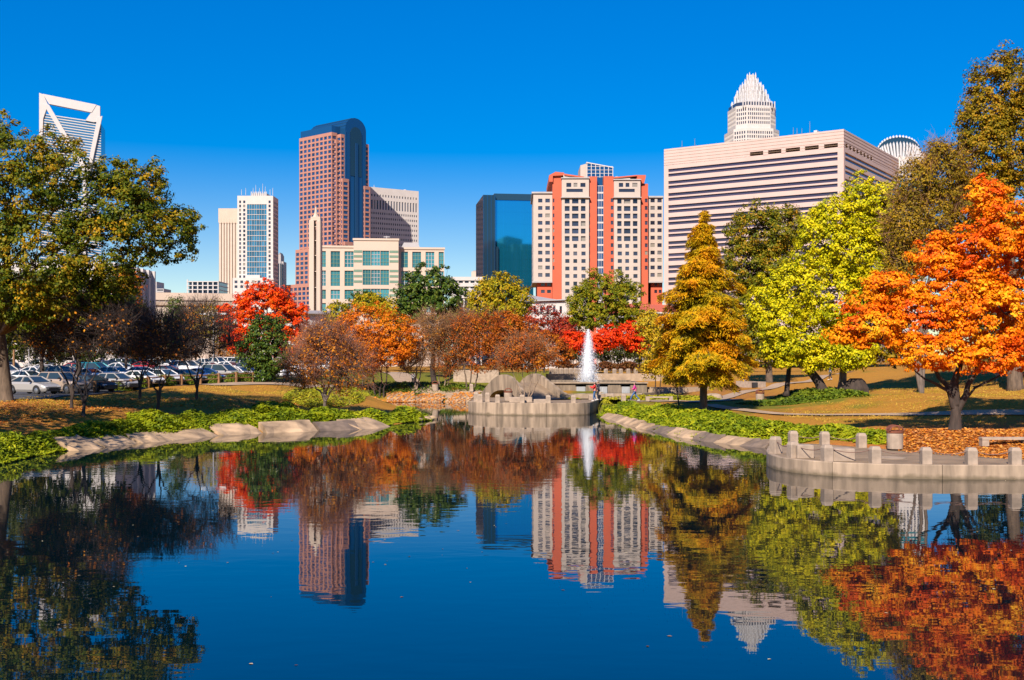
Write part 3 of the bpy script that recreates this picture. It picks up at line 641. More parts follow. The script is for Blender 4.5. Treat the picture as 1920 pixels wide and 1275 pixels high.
for (py0, py1) in ((475, 470.5), (484, 479.5), (493, 488.5), (511, 506.5), (521, 516.5), (531, 526.5), (547, 542.5), (556.5, 552)):
    for a, c in ((664.5, 680), (731, 747)):
        mb = MB(); mb.box(uu(a), uu(c), by-.06, by+.02, zz_(py0), zz_(py1)); mb.build('green_band', M['green_band'], r0)
for x0, x1, y, py in ((0, uu(664), 0, 464), (uu(747.5), b_.w, 0, 466), (bx0, bx1, by, 452)):
    mb = MB(); mb.box(x0-.2, x1+.2, y-.25, y+.9, zz_(py)+.01, zz_(py)+.55); mb.build('cornice', M['cream'], r0)
mb = MB(); mb.prism_xz([(uu(748), zz_(466)), (uu(790), zz_(466)), (uu(784), zz_(449)), (uu(757), zz_(449))], 6, 16); mb.build('plant_room', M['grey_metal'], r0)
mb = MB(); mb.prism_xz([(uu(688), zz_(452)), (uu(735), zz_(452)), (uu(722), zz_(447)), (uu(700), zz_(448))], 2, 12); mb.build('skylight', M['white_metal'], r0)
mb = MB(); antenna(mb, uu(724), 6, zz_(452), 2.2, .15); mb.box(uu(718), uu(730), 5.9, 6.1, zz_(439), zz_(438)); mb.build('antenna', M['white_metal'], r0)

# --- church carillon tower
b_ = Bld('bell_tower', 'slender pale concrete bell tower open down its middle', 'tower', 579, 250, 601, 250, 2.6, 2)
zz_, uu = b_.z, b_.u; r0 = b_.root
for a, c, t in ((579, 588.2, 412), (593.2, 601, 413)):
    mb = MB(); mb.bevel_box(uu(a), uu(c), 0, 2.6, 0, zz_(t), .15); mb.build('pier', M['cream'], r0)
    mb = MB(); mb.box(uu(c)-.16 if a < 585 else uu(a)-.0, uu(c)+.02 if a < 585 else uu(a)+.14, -.06, .02, 0, zz_(t+2)); mb.build('pier_edge', M['tan_stone'], r0)
mb = MB(); mb.box(uu(588.2), uu(593.2), 1.7, 2.3, 0, zz_(430)); mb.build('back_wall', M['tan_stone'], r0)
for py in (424, 450, 478, 508, 538):
    mb = MB(); mb.box(uu(588.2), uu(593.2), .4, 1.69, zz_(py+1.2), zz_(py)); mb.build('landing', M['cream'], r0)
mb = MB(); mb.box(uu(582), uu(600), .25, 2.35, zz_(413), zz_(406)); mb.build('cap', M['cream'], r0)
mb = MB(); mb.tube([(uu(590), 1.3, zz_(406)), (uu(590), 1.3, zz_(400)), (uu(590.5), 1.3, zz_(386))], [.75, .38, .12], 6); mb.build('spire', M['cream'], r0)
mb = MB(); mb.lathe([(.32, 0), (.26, .2), (.15, .5), (.05, .6)], 10, (uu(590.7), 1, zz_(423))); mb.build('bell', M['dark_bark'], r0)
# church hall below it
b_ = Bld('church_hall', 'low white church hall under a flat grey roof', 'building', 578, 215, 664, 222, 12, 2)
zz_, uu = b_.z, b_.u; wl = MB(); pn = []; b_.F_(wl, pn, 0, b_.w, 0, 0, zz_(589), [(uu(593), uu(596)), (uu(618), uu(621)), (uu(640), uu(643))], [(zz_(609), zz_(596))], .3)
b_.shell(wl, 0, b_.w, 0, 12, 0, zz_(589), 'F'); wl.build('wall', M['white_stone'], b_.root); windows(pn, b_.root, M['dark_win'])
mb = MB(); mb.prism_yz([(-.8, zz_(589)+.01), (12.5, zz_(589)+.01), (12.5, zz_(586)), (6, zz_(579)), (-.8, zz_(587))], -.8, b_.w+.8); mb.build('roof', M['roof_grey'], b_.root)

# --- crown topped skyscraper behind the ribbon window block
D0 = 1020; sk = empty('crowned_skyscraper', (X(1409, D0+22), D0 + 22, 2), math.radians(8), 'tall stone skyscraper crowned by tiers of silver spires', 'skyscraper')
def zs_(py): return Z(py, D0) - 2
mpp = D0/F
def chamfer(h, c, y=None): return [(-h+c, -h), (h-c, -h), (h, -h+c), (h, h-c), (h-c, h), (-h+c, h), (-h, h-c), (-h, -h+c)]
wl = MB(); pn = []
def stage(h, c, z0, z1, n):                  # an eight sided stage with piers, windows on the three seen faces
    pts = chamfer(h, c); rw = [(z1-2.6-k*3.9-2.5, z1-2.6-k*3.9) for k in range(int((z1-z0-3)/3.9))]
    for i in range(8):
        a, b2 = Vector((*pts[i], 0)), Vector((*pts[(i+1) % 8], 0)); U = (b2-a); ln = U.length; U /= ln
        seen = i in (0, 1, 7, 6)
        facade(wl, pn, a, U, 0, ln, z0, z1, grid(.5, ln-.5, n if i % 2 == 0 else max(2, int(n*c*1.41/(2*h-2*c))), .55) if seen else [], rw if seen else [], .5)
    wl.add([(x, y, z1) for x, y in pts], [tuple(range(8))])
stage(45*mpp, 9, 0, zs_(240), 12); stage(39.5*mpp, 8, zs_(240), zs_(196), 11)
wl.build('stone_wall', M['white_stone'], sk)
mb = MB(); t_ = []
for i in range(13):
    x = -31*mpp + 62*mpp*i/12; mb.box(x-.5, x+.5, -39.9*mpp, -39.5*mpp+.3, zs_(200), zs_(188))
mb.build('arcade', M['white_metal'], sk)
mb = MB(); mb.prism(chamfer(38.2*mpp, 8), zs_(196)+.01, zs_(189)); mb.build('arcade_core', M['dark_win'], sk)
windows(pn, sk, M['dark_win'])
tiers = [(37.5, 192, 182, 24), (31.5, 184, 169, 22), (27.5, 178, 160, 20), (22.5, 168, 151, 18), (18, 160, 146, 14), (12.5, 152, 138, 12), (8.5, 146, 128, 8)]
for hw, py0, py1, n in tiers:
    h = hw*mpp; mb = MB(); mb.lathe([(h*.93, zs_(py0+10)), (h*.9, zs_(py1+4)), (h*.85, zs_(py1+2.5))], 24); mb.build('crown_tier', M['grey_metal'], sk)
    mb = MB()
    for k in range(n):
        a = 2*math.pi*k/n; mb.tube([(h*math.cos(a), h*math.sin(a), zs_(py0+6)), (h*math.cos(a), h*math.sin(a), zs_(py1+2)), (h*.98*math.cos(a), h*.98*math.sin(a), zs_(py1 - (2.5 if k % 2 else 0)))], [.75, .6, .12], 5)
    mb.build('crown_rods', M['silver_fin'], sk).name = 'crown_finial'

# --- domed skyscraper with radiating fins
D0 = 990; hd = empty('domed_skyscraper', (X(1682, D0+20), D0 + 20, 2), math.radians(-12), 'stone skyscraper with a rounded crown of slanting white fins', 'skyscraper')
mpp = D0/F
def zh(py): return Z(py, D0) - 2
wl = MB(); pn = []; h = 44*mpp
for (a, U, seen) in (((-h, -h*.75, 0), (1, 0, 0), 1), ((h, -h*.75, 0), (0, 1, 0), 1), ((h, h*.75, 0), (-1, 0, 0), 0), ((-h, h*.75, 0), (0, -1, 0), 1)):
    ln = 2*h if U[0] else 1.5*h
    facade(wl, pn, a, U, 0, ln, 0, zh(292), grid(.5, ln-.5, 14, .55), [(zh(300)-k*4.2-3.1, zh(300)-k*4.2) for k in range(12)] if seen else [], .5)
wl.quad((-h, -h*.75, zh(292)), (h, -h*.75, zh(292)), (h, h*.75, zh(292)), (-h, h*.75, zh(292))); wl.build('stone_wall', M['white_stone'], hd); windows(pn, hd, M['dark_win'])
def domez(a): return zh(292) + (zh(250.5)-zh(292)) * (max(0, math.sin(a)))**.62
mb = MB(); prof = [(h*.9*math.cos(math.pi*k/20), domez(math.pi*k/20) - 1.5) for k in range(21)]; mb.prism_xz(prof, -h*.55, h*.55); mb.build('dome', M['dark_glass'], hd)
for k in range(19):
    a = math.pi*(k+.6)/20.2; r_ = h*.93; x, z_ = r_*math.cos(a), domez(a)
    mb = MB(); mb.tube([(x - math.copysign(min(3.5, abs(x)*.25), x), -h*.72, zh(294)-(3 if k % 2 else 0)), (x*.98, -h*.62, zh(292)+(z_-zh(292))*.55), (x*.93, -h*.40, z_+.3), (x*.9, h*.5, z_+.3)], [1.0, .95, .95, .95], 4); mb.build('crown_fin', M['silver_fin'], hd)
for k in range(5):
    x = -h*.62 + k*h*.31
    mb = MB(); mb.tube([(x-1.9, -h*.77, zh(312)), (x-1.9, -h*.77, zh(296)), (x, -h*.77, zh(288)), (x+1.9, -h*.77, zh(296)), (x+1.9, -h*.77, zh(312))], .55, 4); mb.build('arch', M['silver_fin'], hd)
mb = MB(); mb.box(-h*.98, h*1.02, -h*.79, -h*.755, zh(352), zh(338)); mb.build('glass_band', M['teal_win'], hd)
mb = MB(); mb.box(h*.98, h*1.12, -h*.5, h*.5, 0, zh(285)); mb.build('side_pier', M['white_stone'], hd)

# --- hollow topped tower behind the big oak
b_ = Bld('framed_skyscraper', 'blue glass skyscraper with a hollow white angular frame on top', 'skyscraper', 73.5, 1000, 190, 1012, 30, 2)
zz_, uu = b_.z, b_.u; r0 = b_.root
def fz(px, py): u_ = uu(px); return (u_, zz_(py, u_))
def plate(name, pts, y0, y1, mat): mb = MB(); mb.prism_xz([fz(*p) for p in pts][::-1], y0, y1); return mb.build(name, mat, r0)
wl = MB(); pn = []; xL, xR = uu(74), uu(190)
for k in range(60):
    zf = zz_(213, 0) - 6 - k*4.1
mb = MB(); mb.prism_xz([fz(*p) for p in ((75, 560), (189.5, 560), (189.5, 232), (176, 229), (108, 218), (82, 213), (75, 205))][::-1], 1.2, 30); mb.build('glass_body', glass('pale_glass', (.03, .13, .27), .08, .1), r0)
for k in range(66):
    y0 = 219 + k*4.9
    mb = MB(); a = fz(76, y0-5.5); c = fz(189, y0+11.5); mb.add([(a[0], 1.19, a[1]), (c[0], 1.19, c[1]), (c[0], 1.19, c[1]+.8), (a[0], 1.19, a[1]+.8), (a[0], .9, a[1]), (c[0], .9, c[1]), (c[0], .9, c[1]+.8), (a[0], .9, a[1]+.8)], [(4, 5, 6, 7), (3, 7, 6, 2), (0, 1, 5, 4)])
    mb.build('floor_band', M['white_metal'], r0)
plate('top_beam', [(80, 176), (181, 196.5), (172, 211), (92, 195)], -.6, 4, M['white_metal'])
plate('corner_post', [(73.5, 174), (81, 177), (90, 196), (81, 222), (77, 330), (73.5, 330)], -.2, 4, M['white_metal'])
plate('corner_post', [(181, 197), (187.5, 199), (187.5, 228), (175, 229), (160, 226)], -.2, 4, M['white_metal'])
plate('diagonal_brace', [(82, 196), (92, 196.5), (166, 320), (166, 338)], -1.0, 1.1, M['white_metal'])
plate('diagonal_brace', [(183, 220), (192, 218), (166, 338), (163, 318)], -1.1, 1.15, M['white_metal'])
plate('back_beam', [(106, 216), (160, 227), (160, 231), (106, 220)], 8, 30, M['white_metal'])
plate('centre_mast', [(156, 320), (162, 320), (162, 560), (156, 560)], -1, 1.1, M['white_metal'])

# --- grey slab behind the car park trees, lit front with tall dark slots
b_ = Bld('county_building', 'tall white and grey building half hidden behind the car park oaks', 'building', -130, 190, 216, 190, 21, 2.5)
zz_, uu = b_.z, b_.u; wl = MB(); pn = []; zt = zz_(492, b_.w)
b_.F_(wl, pn, 0, b_.w, 0, 0, zt, grid(1, b_.w-1, 13, .32), [(2.0, zt-3)], .5)
b_.R_(wl, pn, b_.w, 0, 21, 0, zt, [], [])
b_.shell(wl, 0, b_.w, 0, 21, 0, zt, 'FR'); wl.build('wall', M['white_stone'], b_.root); windows(pn, b_.root, M['dark_win'], 'slot_window')
for k in range(4):
    mb = MB(); y = b_.v(252+k*11) ; mb.box(b_.w+.0, b_.w+.6, y-.3, y+.3, 0, zt-.05); mb.build('side_rib', M['white_stone'], b_.root)

# --- beige parking structure and what stands over it
b_ = Bld('parking_deck', 'long blank beige parking structure beyond the bare trees', 'building', 268, 262, 436, 268, 26, 2)
zz_, uu = b_.z, b_.u; mb = MB(); mb.box(0, b_.w, 0, 26, 0, zz_(562)); mb.build('lower_wall', M['tan_stone'], b_.root)
mb = MB(); mb.box(-.2, b_.w+.2, -.4, 26.2, zz_(562)+.01, zz_(548)); mb.build('upper_wall', M['cream'], b_.root)
mb = MB(); mb.box(0, b_.w, -.5, -.02, zz_(572), zz_(566)); mb.build('shadow_gap_ledge', M['pale_concrete'], b_.root)
for k in range(14):
    mb = MB(); x = b_.w*(k+.5)/14; mb.tube([(x, -.3, zz_(566)), (x, -.3, zz_(561))], .05, 4); mb.build('rail_post', M['grey_metal'], b_.root)
mb = MB(); mb.box(0, b_.w, -.36, -.28, zz_(561.2), zz_(560.6)); mb.build('rail', M['grey_metal'], b_.root)
b_ = Bld('unfinished_building', 'white building site of open floors above the beige parking structure', 'building', 350, 520, 410, 520, 18, 2)
zz_, uu = b_.z, b_.u
for py in (550, 542, 534.5, 527):
    mb = MB(); mb.box(0, b_.w, 0, 18, zz_(py+1.5), zz_(py)); mb.build('floor_slab', M['white_metal'], b_.root)
mb = MB(); mb.box(.6, b_.w-.3, 2, 17.5, 0, zz_(529)); mb.build('core_wall', M['blue_win'], b_.root)
for k in range(7):
    mb = MB(); x = .3 + (b_.w-.6)*k/6; mb.box(x-.25, x+.25, .1, .6, 0, zz_(524 if k == 0 else 527)-.01); mb.build('column', M['white_metal'], b_.root)
b_ = Bld('distant_block', 'small dark distant office block beside the grey slab', 'building', 288, 560, 307, 560, 15, 2)
mb = MB(); mb.box(0, b_.w*.3, 0, 12, 0, b_.z(528)); mb.box(b_.w*.3, b_.w, 0, 12, 0, b_.z(541)); mb.build('wall', M['grey_metal'], b_.root)
for k in range(3):
    mb = MB(); mb.box(b_.w*.35, b_.w*.95, -.05, .02, b_.z(545+k*5), b_.z(542.6+k*5)); mb.build('window_strip', M['dark_win'], b_.root)
# white parking garage and a brown block beyond the magnolia
b_ = Bld('parking_garage', 'white open sided parking garage of three decks', 'building', 845, 380, 905, 380, 26, 2)
zz_, uu = b_.z, b_.u; mb = MB(); mb.box(.5, b_.w-.5, 1.2, 25, 0, zz_(520)); mb.build('core_wall', M['dark_win'], b_.root)
for py in (519, 530.5, 541, 552):
    mb = MB(); mb.box(0, b_.w, 0, 26, zz_(py+6.8), zz_(py)); mb.build('deck_parapet', M['white_stone'], b_.root)
for k in range(6):
    mb = MB(); x = .5 + (b_.w-1)*k/5; mb.box(x-.3, x+.3, .4, 1.0, 0, zz_(520)); mb.build('column', M['white_stone'], b_.root)
b_ = Bld('brown_block', 'small brown brick block above the white parking garage', 'building', 884, 520, 903, 520, 12, 2)
mb = MB(); mb.box(0, b_.w, 0, 12, 0, b_.z(509)); mb.build('wall', M['tan_stone'], b_.root)
mb = MB(); mb.box(.8, b_.w-.8, 2, 9, b_.z(509), b_.z(506.5)); mb.build('roof', M['roof_grey'], b_.root)
# grey roofed hall below the apartment tower, and a low hall with red roof
b_ = Bld('grey_roof_hall', 'white hall under a sloping grey roof behind the red leaved tree', 'building', 980, 238, 1062, 238, 18, 2)
zz_, uu = b_.z, b_.u; wl = MB(); pn = []; b_.F_(wl, pn, 0, b_.w, 0, 0, zz_(566), grid(.5, b_.w-.5, 6, .35), [(zz_(612), zz_(596)), (zz_(588), zz_(574))], .3); b_.shell(wl, 0, b_.w, 0, 18, 0, zz_(566), 'FT')
wl.build('wall', M['white_stone'], b_.root); windows(pn, b_.root, M['dark_win'])
mb = MB(); mb.add([(-.5, -.7, zz_(564)), (b_.w+.5, -.7, zz_(561)), (b_.w+.5, 18.5, zz_(556)), (-.5, 18.5, zz_(541)), (-.5, -.7, zz_(566)), (b_.w+.5, -.7, zz_(563)), (b_.w+.5, 18.5, zz_(558)), (-.5, 18.5, zz_(543))], [(0, 1, 2, 3), (4, 7, 6, 5), (0, 4, 5, 1), (1, 5, 6, 2), (2, 6, 7, 3), (3, 7, 4, 0)]); mb.build('roof', M['grey_metal'], b_.root)
b_ = Bld('brick_hall', 'low brick hall with white eaves behind the yellowing tree', 'building', 1196, 225, 1290, 232, 14, 2)
zz_, uu = b_.z, b_.u; mb = MB(); mb.box(0, b_.w, 0, 14, 0, zz_(585)); mb.build('wall', M['white_stone'], b_.root)
mb = MB(); mb.prism_yz([(-.6, zz_(585)+.01), (14.6, zz_(585)+.01), (7, zz_(566))], -.6, b_.w+.6); mb.build('roof', M['hotel_red'], b_.root)
mb = MB(); mb.box(-.7, b_.w+.7, -.75, -.61, zz_(587), zz_(584.4)); mb.build('eave', M['white'], b_.root)
# ------------------------------------------------------------------ trees
def unit(v): return v / (np.linalg.norm(v, axis=-1, keepdims=True) + 1e-9)
def leaves_mesh(name, C, Nn, ln, wd, mat, parent, dirs=None, spread=.75):
    """kite shaped leaves at C, facing roughly Nn; dirs: wanted long axis"""
    k = len(C); n = unit(Nn + RNG.normal(0, spread, (k, 3)))
    t = RNG.normal(0, 1, (k, 3)) if dirs is None else dirs + RNG.normal(0, .35, (k, 3))
    t = unit(t - (t*n).sum(1, keepdims=True)*n); bt = np.cross(n, t)
    s = RNG.uniform(.5, 1.4, (k, 1)); a = t*ln*s*.5; b2 = bt*wd*s*.5
    V = np.stack([C - a, C - a*.05 + b2 + n*wd*.10, C + a, C - a*.05 - b2 + n*wd*.10], 1).reshape(-1, 3)
    return link_mesh(name, np_mesh(name, V, np.arange(4*k).reshape(k, 4)), mat, parent)
def lobes_px(lst, D, base):                # (px,py,rx,ry[,depth offset]) in photograph pixels at distance D -> local ellipsoids
    out = []
    for l in lst:
        dd = l[4] if len(l) > 4 else 0.0
        out.append((X(l[0], D+dd) - base.x, dd, Z(l[1], D+dd) - base.z, l[2]/F*D, (l[2]*.5 + l[3]*.5)/F*D*.95, l[3]/F*D))
    return np.array(out)
def clusters(L, n, inner=.45, gap=-.8):
    area = (L[:, 3]*L[:, 5] + L[:, 4]*L[:, 5])**.9; n2 = int(n*2.6); pk = RNG.choice(len(L), n2, p=area/area.sum())
    d = unit(RNG.normal(0, 1, (n2, 3))); r = RNG.uniform(inner, 1.02, (n2, 1))**.6; q3 = RNG.uniform(0, 6, 3)
    r = r*(1 + .16*np.sin(d[:, :1]*7+q3[0]+pk[:, None])*np.sin(d[:, 2:]*6+q3[1]) + .10*np.sin(d[:, 1:2]*13+q3[2]+pk[:, None]*2))
    c = L[pk, :3] + d*L[pk, 3:6]*r
    deep = np.zeros(n2, bool)
    for l in L: deep |= ((((c - l[:3])/l[3:6])**2).sum(1) < .30)
    keep = ~deep | (RNG.random(n2) < .12); return c[keep][:n], d[keep][:n]
def bend(a, b, sag=0, k=4, jit=.035):
    a, b = np.array(a, float), np.array(b, float); ts = np.linspace(0, 1, k+1)[:, None]
    p = a + (b-a)*ts; p[:, 2] += sag*np.sin(math.pi*ts[:, 0]); p[1:-1] += RNG.normal(0, jit*np.linalg.norm(b-a), (k-1, 3)); return p
def tree(name, label, px, D, lobes, mat, n_leaf, leaf_sz=(.24, .15), trunk_r=.25, bark='bark', stems=None, per=26, spread_c=.55, base_py=None, twig=0.0, twig_mat=None, cat='tree', group=None,
         limb_from=.35, fork=None, inner=.45, bare=0, flat=1.0, foliage='crown', limb_r=.5, loc=None, gap=-.75):
    b = Vector(loc) if loc is not None else (Vector((X(px, D), D, Z(base_py, D))) if base_py else G(px, D, -.05))
    root = empty(name, b, 0, label, cat, group)
    L = lobes_px(lobes, D, b); cen = L[:, :3].mean(0); ztop = (L[:, 2]+L[:, 5]).max(); zlow = (L[:, 2]-L[:, 5]).min()
    nc = max(12, n_leaf//per); C, dn = clusters(L, nc, inner, gap)
    tm = MB(); stems = stems or [(0, 0, cen[0]*.6, cen[1]*.6, cen[2] + (ztop-cen[2])*.35, trunk_r)]
    axes = []
    for st in stems:
        (sx, sy, tx, ty, tz, r), sz = st[:6], (st[6] if len(st) > 6 else 0)
        p = bend((sx, sy, sz), (tx, ty, tz), 0, 6, .012 if not sz else .03); p[0] = (sx, sy, sz-.2)
        rr = [r*(1.45 if not sz else 1)] + [r*(1-.78*i/6) for i in range(1, 7)]; p = np.insert(p, 1, p[0]*.85+p[1]*.15, 0); rr.insert(1, r*1.05)
        tm.tube(p, rr, 9); axes.append((p, rr))
    def nearest_axis(q):
        best = None
        for p, rr in axes:
            for i in range(3, len(p)):
                dz = q[2] - p[i][2]; dist = np.linalg.norm(q[:2]-p[i][:2]); cost = abs(dz - dist*.7) + .35*dist
                if best is None or cost < best[0]: best = (cost, p[i], rr[i])
        return best[1], best[2]
    limbs = []
    for l in L:
        for k in range(2 if len(L) < 6 else 1):
            q = l[:3] + RNG.normal(0, .25, 3)*l[3:6]; a, r = nearest_axis(q); p = bend(a, q, .06*np.linalg.norm(q-a), 4); r0 = max(.03, r*limb_r)
            tm.tube(p, [r0*(1-.17*i) for i in range(5)], 6, False); limbs.append((p, r0))
    LP = np.concatenate([p[1:] for p, _ in limbs])
    sel = RNG.choice(len(C), min(len(C), 90 + bare*4), replace=False)
    for i in sel:
        j = np.argmin(((LP - C[i])**2).sum(1) + (LP[:, 2] > C[i][2])*2); p = bend(LP[j], C[i], 0, 2)
        tm.tube(p, [.045, .03, .012] if not bare else [.035, .02, .009], 4, False)
    tm.build('trunk', M[bark], root, True)
    if twig:
        tw = MB()
        for c in C:
            j = np.argmin(((LP - c)**2).sum(1)); o = LP[j]
            for q in range(int(twig)):
                d = unit((c - o) + np.array([0, 0, .9]) + RNG.normal(0, .8, 3)); ln = RNG.uniform(.5, 1.25)*spread_c*1.9; a = c + RNG.normal(0, spread_c*.45, 3); m_ = a + d*ln*.5 + RNG.normal(0, .07, 3); e = a + d*ln
                tw.tube([a, m_, e], [.013, .010, .004], 3, False)
        tw.build('twig_mass' if False else 'branch_tips', twig_mat or M[bark], root).name = 'twig_crown'
    per = max(1, round(n_leaf/len(C))); idx = np.repeat(np.arange(len(C)), per)[:n_leaf]; sc = RNG.uniform(.6, 1.3, len(C))[idx, None]
    off = unit(RNG.normal(0, 1, (len(idx), 3))) * RNG.random((len(idx), 1))**.5 * spread_c*sc*np.array([1.15, 1.15, .75*flat])
    pos = C[idx] + off
    nrm = unit(off)*.8 + dn[idx]*.6 + np.array([0, 0, .45])
    leaves_mesh(foliage, pos, nrm, leaf_sz[0], leaf_sz[1], mat, root, None, .36)
    return root
def conifer(name, label, px, D, profile, mat, n_br, sprays, size, trunk_r, bark='bark', lean=0, group=None, droop=.12, twosided=True):
    """profile [(py, half width px)] from the top down: whorled boughs carrying hanging sprays"""
    b = G(px, D, -.05); root = empty(name, b, 0, label, 'tree', group)
    zt = Z(profile[0][0], D) - b.z; zb = Z(profile[-1][0], D) - b.z
    zs = np.array([Z(p, D) - b.z for p, _ in profile])[::-1]; ws = np.array([q/F*D for _, q in profile])[::-1]
    tm = MB(); tm.tube([(0, 0, -.2), (0, 0, .35), (0, 0, zt*.3), (lean*.5, 0, zt*.7), (lean, 0, zt*.98)], [trunk_r*1.7, trunk_r*1.05, trunk_r*.8, trunk_r*.4, .03], 9)
    P_, N_, D_ = [], [], []
    for i in range(n_br):
        f = (i + RNG.random())/n_br; z = zb + (zt-zb)*f**1.15; ln = np.interp(z, zs, ws) * RNG.uniform(.45, 1.2); z += RNG.normal(0, .32); a = i*2.39996 + RNG.normal(0, .3)
        d = np.array([math.cos(a), math.sin(a), 0]); st = np.array([lean*z/zt, 0, z - ln*.06]); ts = np.linspace(0, 1, 5)
        p = st + d*ts[:, None]*ln + np.array([0, 0, 1])*(ts*ln*.22 - ts**2*ln*(.22+droop))[:, None]
        tm.tube(p, [.07*(1-f)+.02, .05*(1-f)+.015, .03, .02, .01], 4, False)
        m_ = int(sprays*(ln+.35)); t = RNG.random(m_)**.7
        pc = np.stack([np.interp(t, ts, p[:, k]) for k in range(3)], 1); side = np.array([-d[1], d[0], 0])
        wdt = (.26 + .50*np.sin(np.pi*np.clip(t, .08, .95)))*min(1.6, .5+ln*.35)
        so = RNG.uniform(-1, 1, m_)
        pos = pc + side*(so*wdt)[:, None] - np.array([0, 0, 1])*(np.abs(so)*wdt*.35 + RNG.random(m_)**1.5*.55 - .1)[:, None]
        P_.append(pos); N_.append(np.array([0, 0, .9]) + d*.45 + np.zeros((m_, 3))); D_.append(d*.6 + side*so[:, None]*.9 - np.array([0, 0, .45]))
    tm.build('trunk', M[bark], root, True)
    leaves_mesh('crown', np.concatenate(P_), np.concatenate(N_), size[0], size[1], mat, root, np.concatenate(D_), .45)
    return root

olive = leaf('leaf_olive', [(.03, .06, .004), (.095, .125, .005), (.20, .175, .006), (.48, .25, .008)], .35, .55)
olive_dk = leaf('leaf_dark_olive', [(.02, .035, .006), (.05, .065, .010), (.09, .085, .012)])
oak_brown = leaf('leaf_bronze', [(.08, .08, .006), (.20, .16, .006), (.32, .20, .008), (.44, .22, .010)])
red_lf = leaf('leaf_red', [(.50, .025, .002), (.82, .05, .002), (.88, .085, .003), (.62, .15, .005)], .3)
red_lf2 = leaf('leaf_scarlet', [(.5, .02, .003), (.85, .045, .004), (.88, .10, .005)], .35)
orange_lf = leaf('leaf_orange', [(.72, .075, .003), (.88, .165, .003), (.92, .29, .004), (.92, .45, .010)], .38, .6)
deeprust_lf = leaf('leaf_deep_rust', [(.14, .03, .006), (.30, .06, .006), (.46, .11, .008), (.55, .20, .010)], .3, .5)
rust_lf = leaf('leaf_rust', [(.38, .065, .004), (.64, .14, .004), (.80, .22, .005), (.58, .22, .008)], .3)
darkred_lf = leaf('leaf_dark_red', [(.16, .012, .012), (.30, .03, .015), (.42, .07, .015)], .3)
ginkgo_lf = leaf('leaf_ginkgo', [(.20, .24, .004), (.46, .45, .005), (.66, .57, .006), (.76, .60, .010)], .4)
yellow_lf = leaf('leaf_yellow', [(.28, .25, .015), (.50, .36, .015), (.62, .40, .015), (.42, .22, .02)], .38)
cyp_lf = leaf('leaf_cypress', [(.18, .16, .006), (.46, .32, .006), (.70, .37, .006), (.68, .25, .006)], .35, .6)
green_lf = leaf('leaf_green', [(.025, .05, .008), (.06, .10, .010), (.12, .15, .012)], .22, .3, .35)
magnolia_lf = leaf('leaf_magnolia', [(.020, .045, .010), (.055, .10, .012), (.14, .17, .02)], .15, .3, .3)
mid_lf = leaf('leaf_yellow_green', [(.12, .14, .006), (.28, .25, .006), (.44, .32, .008), (.48, .26, .01)])
sparse_lf = leaf('leaf_sparse_orange', [(.18, .05, .015), (.45, .14, .012), (.65, .26, .015)], .35)
brownish_lf = leaf('leaf_brown', [(.26, .10, .02), (.42, .18, .03), (.55, .26, .03)], .3)
twig_purple = plain('twig_purple', (.27, .12, .075), .9, .25, 2)
twig_brown = plain('twig_brown', (.32, .16, .07), .9, .3, 2)
twig_dark = plain('twig_dark', (.055, .035, .028), .9, .3, 2)

# big oak by the left edge and what stands round it
tree('oak_tree', 'huge olive green oak leaning over the parked cars with a thick grey trunk', 12, 78, [(0, 335, 105, 102, -4), (95, 315, 66, 66, -6), (190, 378, 82, 60, -4), (215, 330, 36, 34, -3), (265, 345, 55, 45, -3), (290, 440, 85, 60, -3), (330, 425, 42, 40, -2), (180, 470, 100, 70, -5), (60, 480, 110, 90, -6), (-60, 400, 90, 120, -4), (-130, 300, 90, 100, -3), (-40, 250, 70, 50, -4), (215, 530, 45, 40, -4), (130, 550, 70, 50, -5), (40, 560, 70, 55, -5), (-60, 520, 80, 70, -3), (245, 400, 60, 50, -5)],
     olive, 115000, (.19, .125), .5, 'bark', limb_r=.45, per=40, spread_c=.42, gap=-.2, stems=[(0, 0, .3, -.8, 14, .5)])
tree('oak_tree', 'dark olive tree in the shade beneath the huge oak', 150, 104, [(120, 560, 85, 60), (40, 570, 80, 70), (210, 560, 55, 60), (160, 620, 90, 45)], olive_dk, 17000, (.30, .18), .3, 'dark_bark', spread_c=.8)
tree('oak_tree', 'yellowing green tree between the huge oak and the pale slab building', 85, 112, [(70, 600, 60, 55), (10, 600, 60, 60), (95, 545, 55, 50)], olive, 10000, (.30, .18), .25, 'dark_bark', spread_c=.8)
tree('oak_tree', 'orange tinged tree against the grey slab building', 238, 125, [(240, 550, 28, 55), (215, 560, 30, 40)], rust_lf, 4500, (.26, .16), .18, 'dark_bark')
tree('dark_tree', 'dark evergreen mass behind the second row of cars', 190, 150, [(190, 640, 70, 45), (90, 645, 60, 40), (30, 640, 50, 40)], olive_dk, 9000, (.34, .2), .2, 'dark_bark', spread_c=.9)
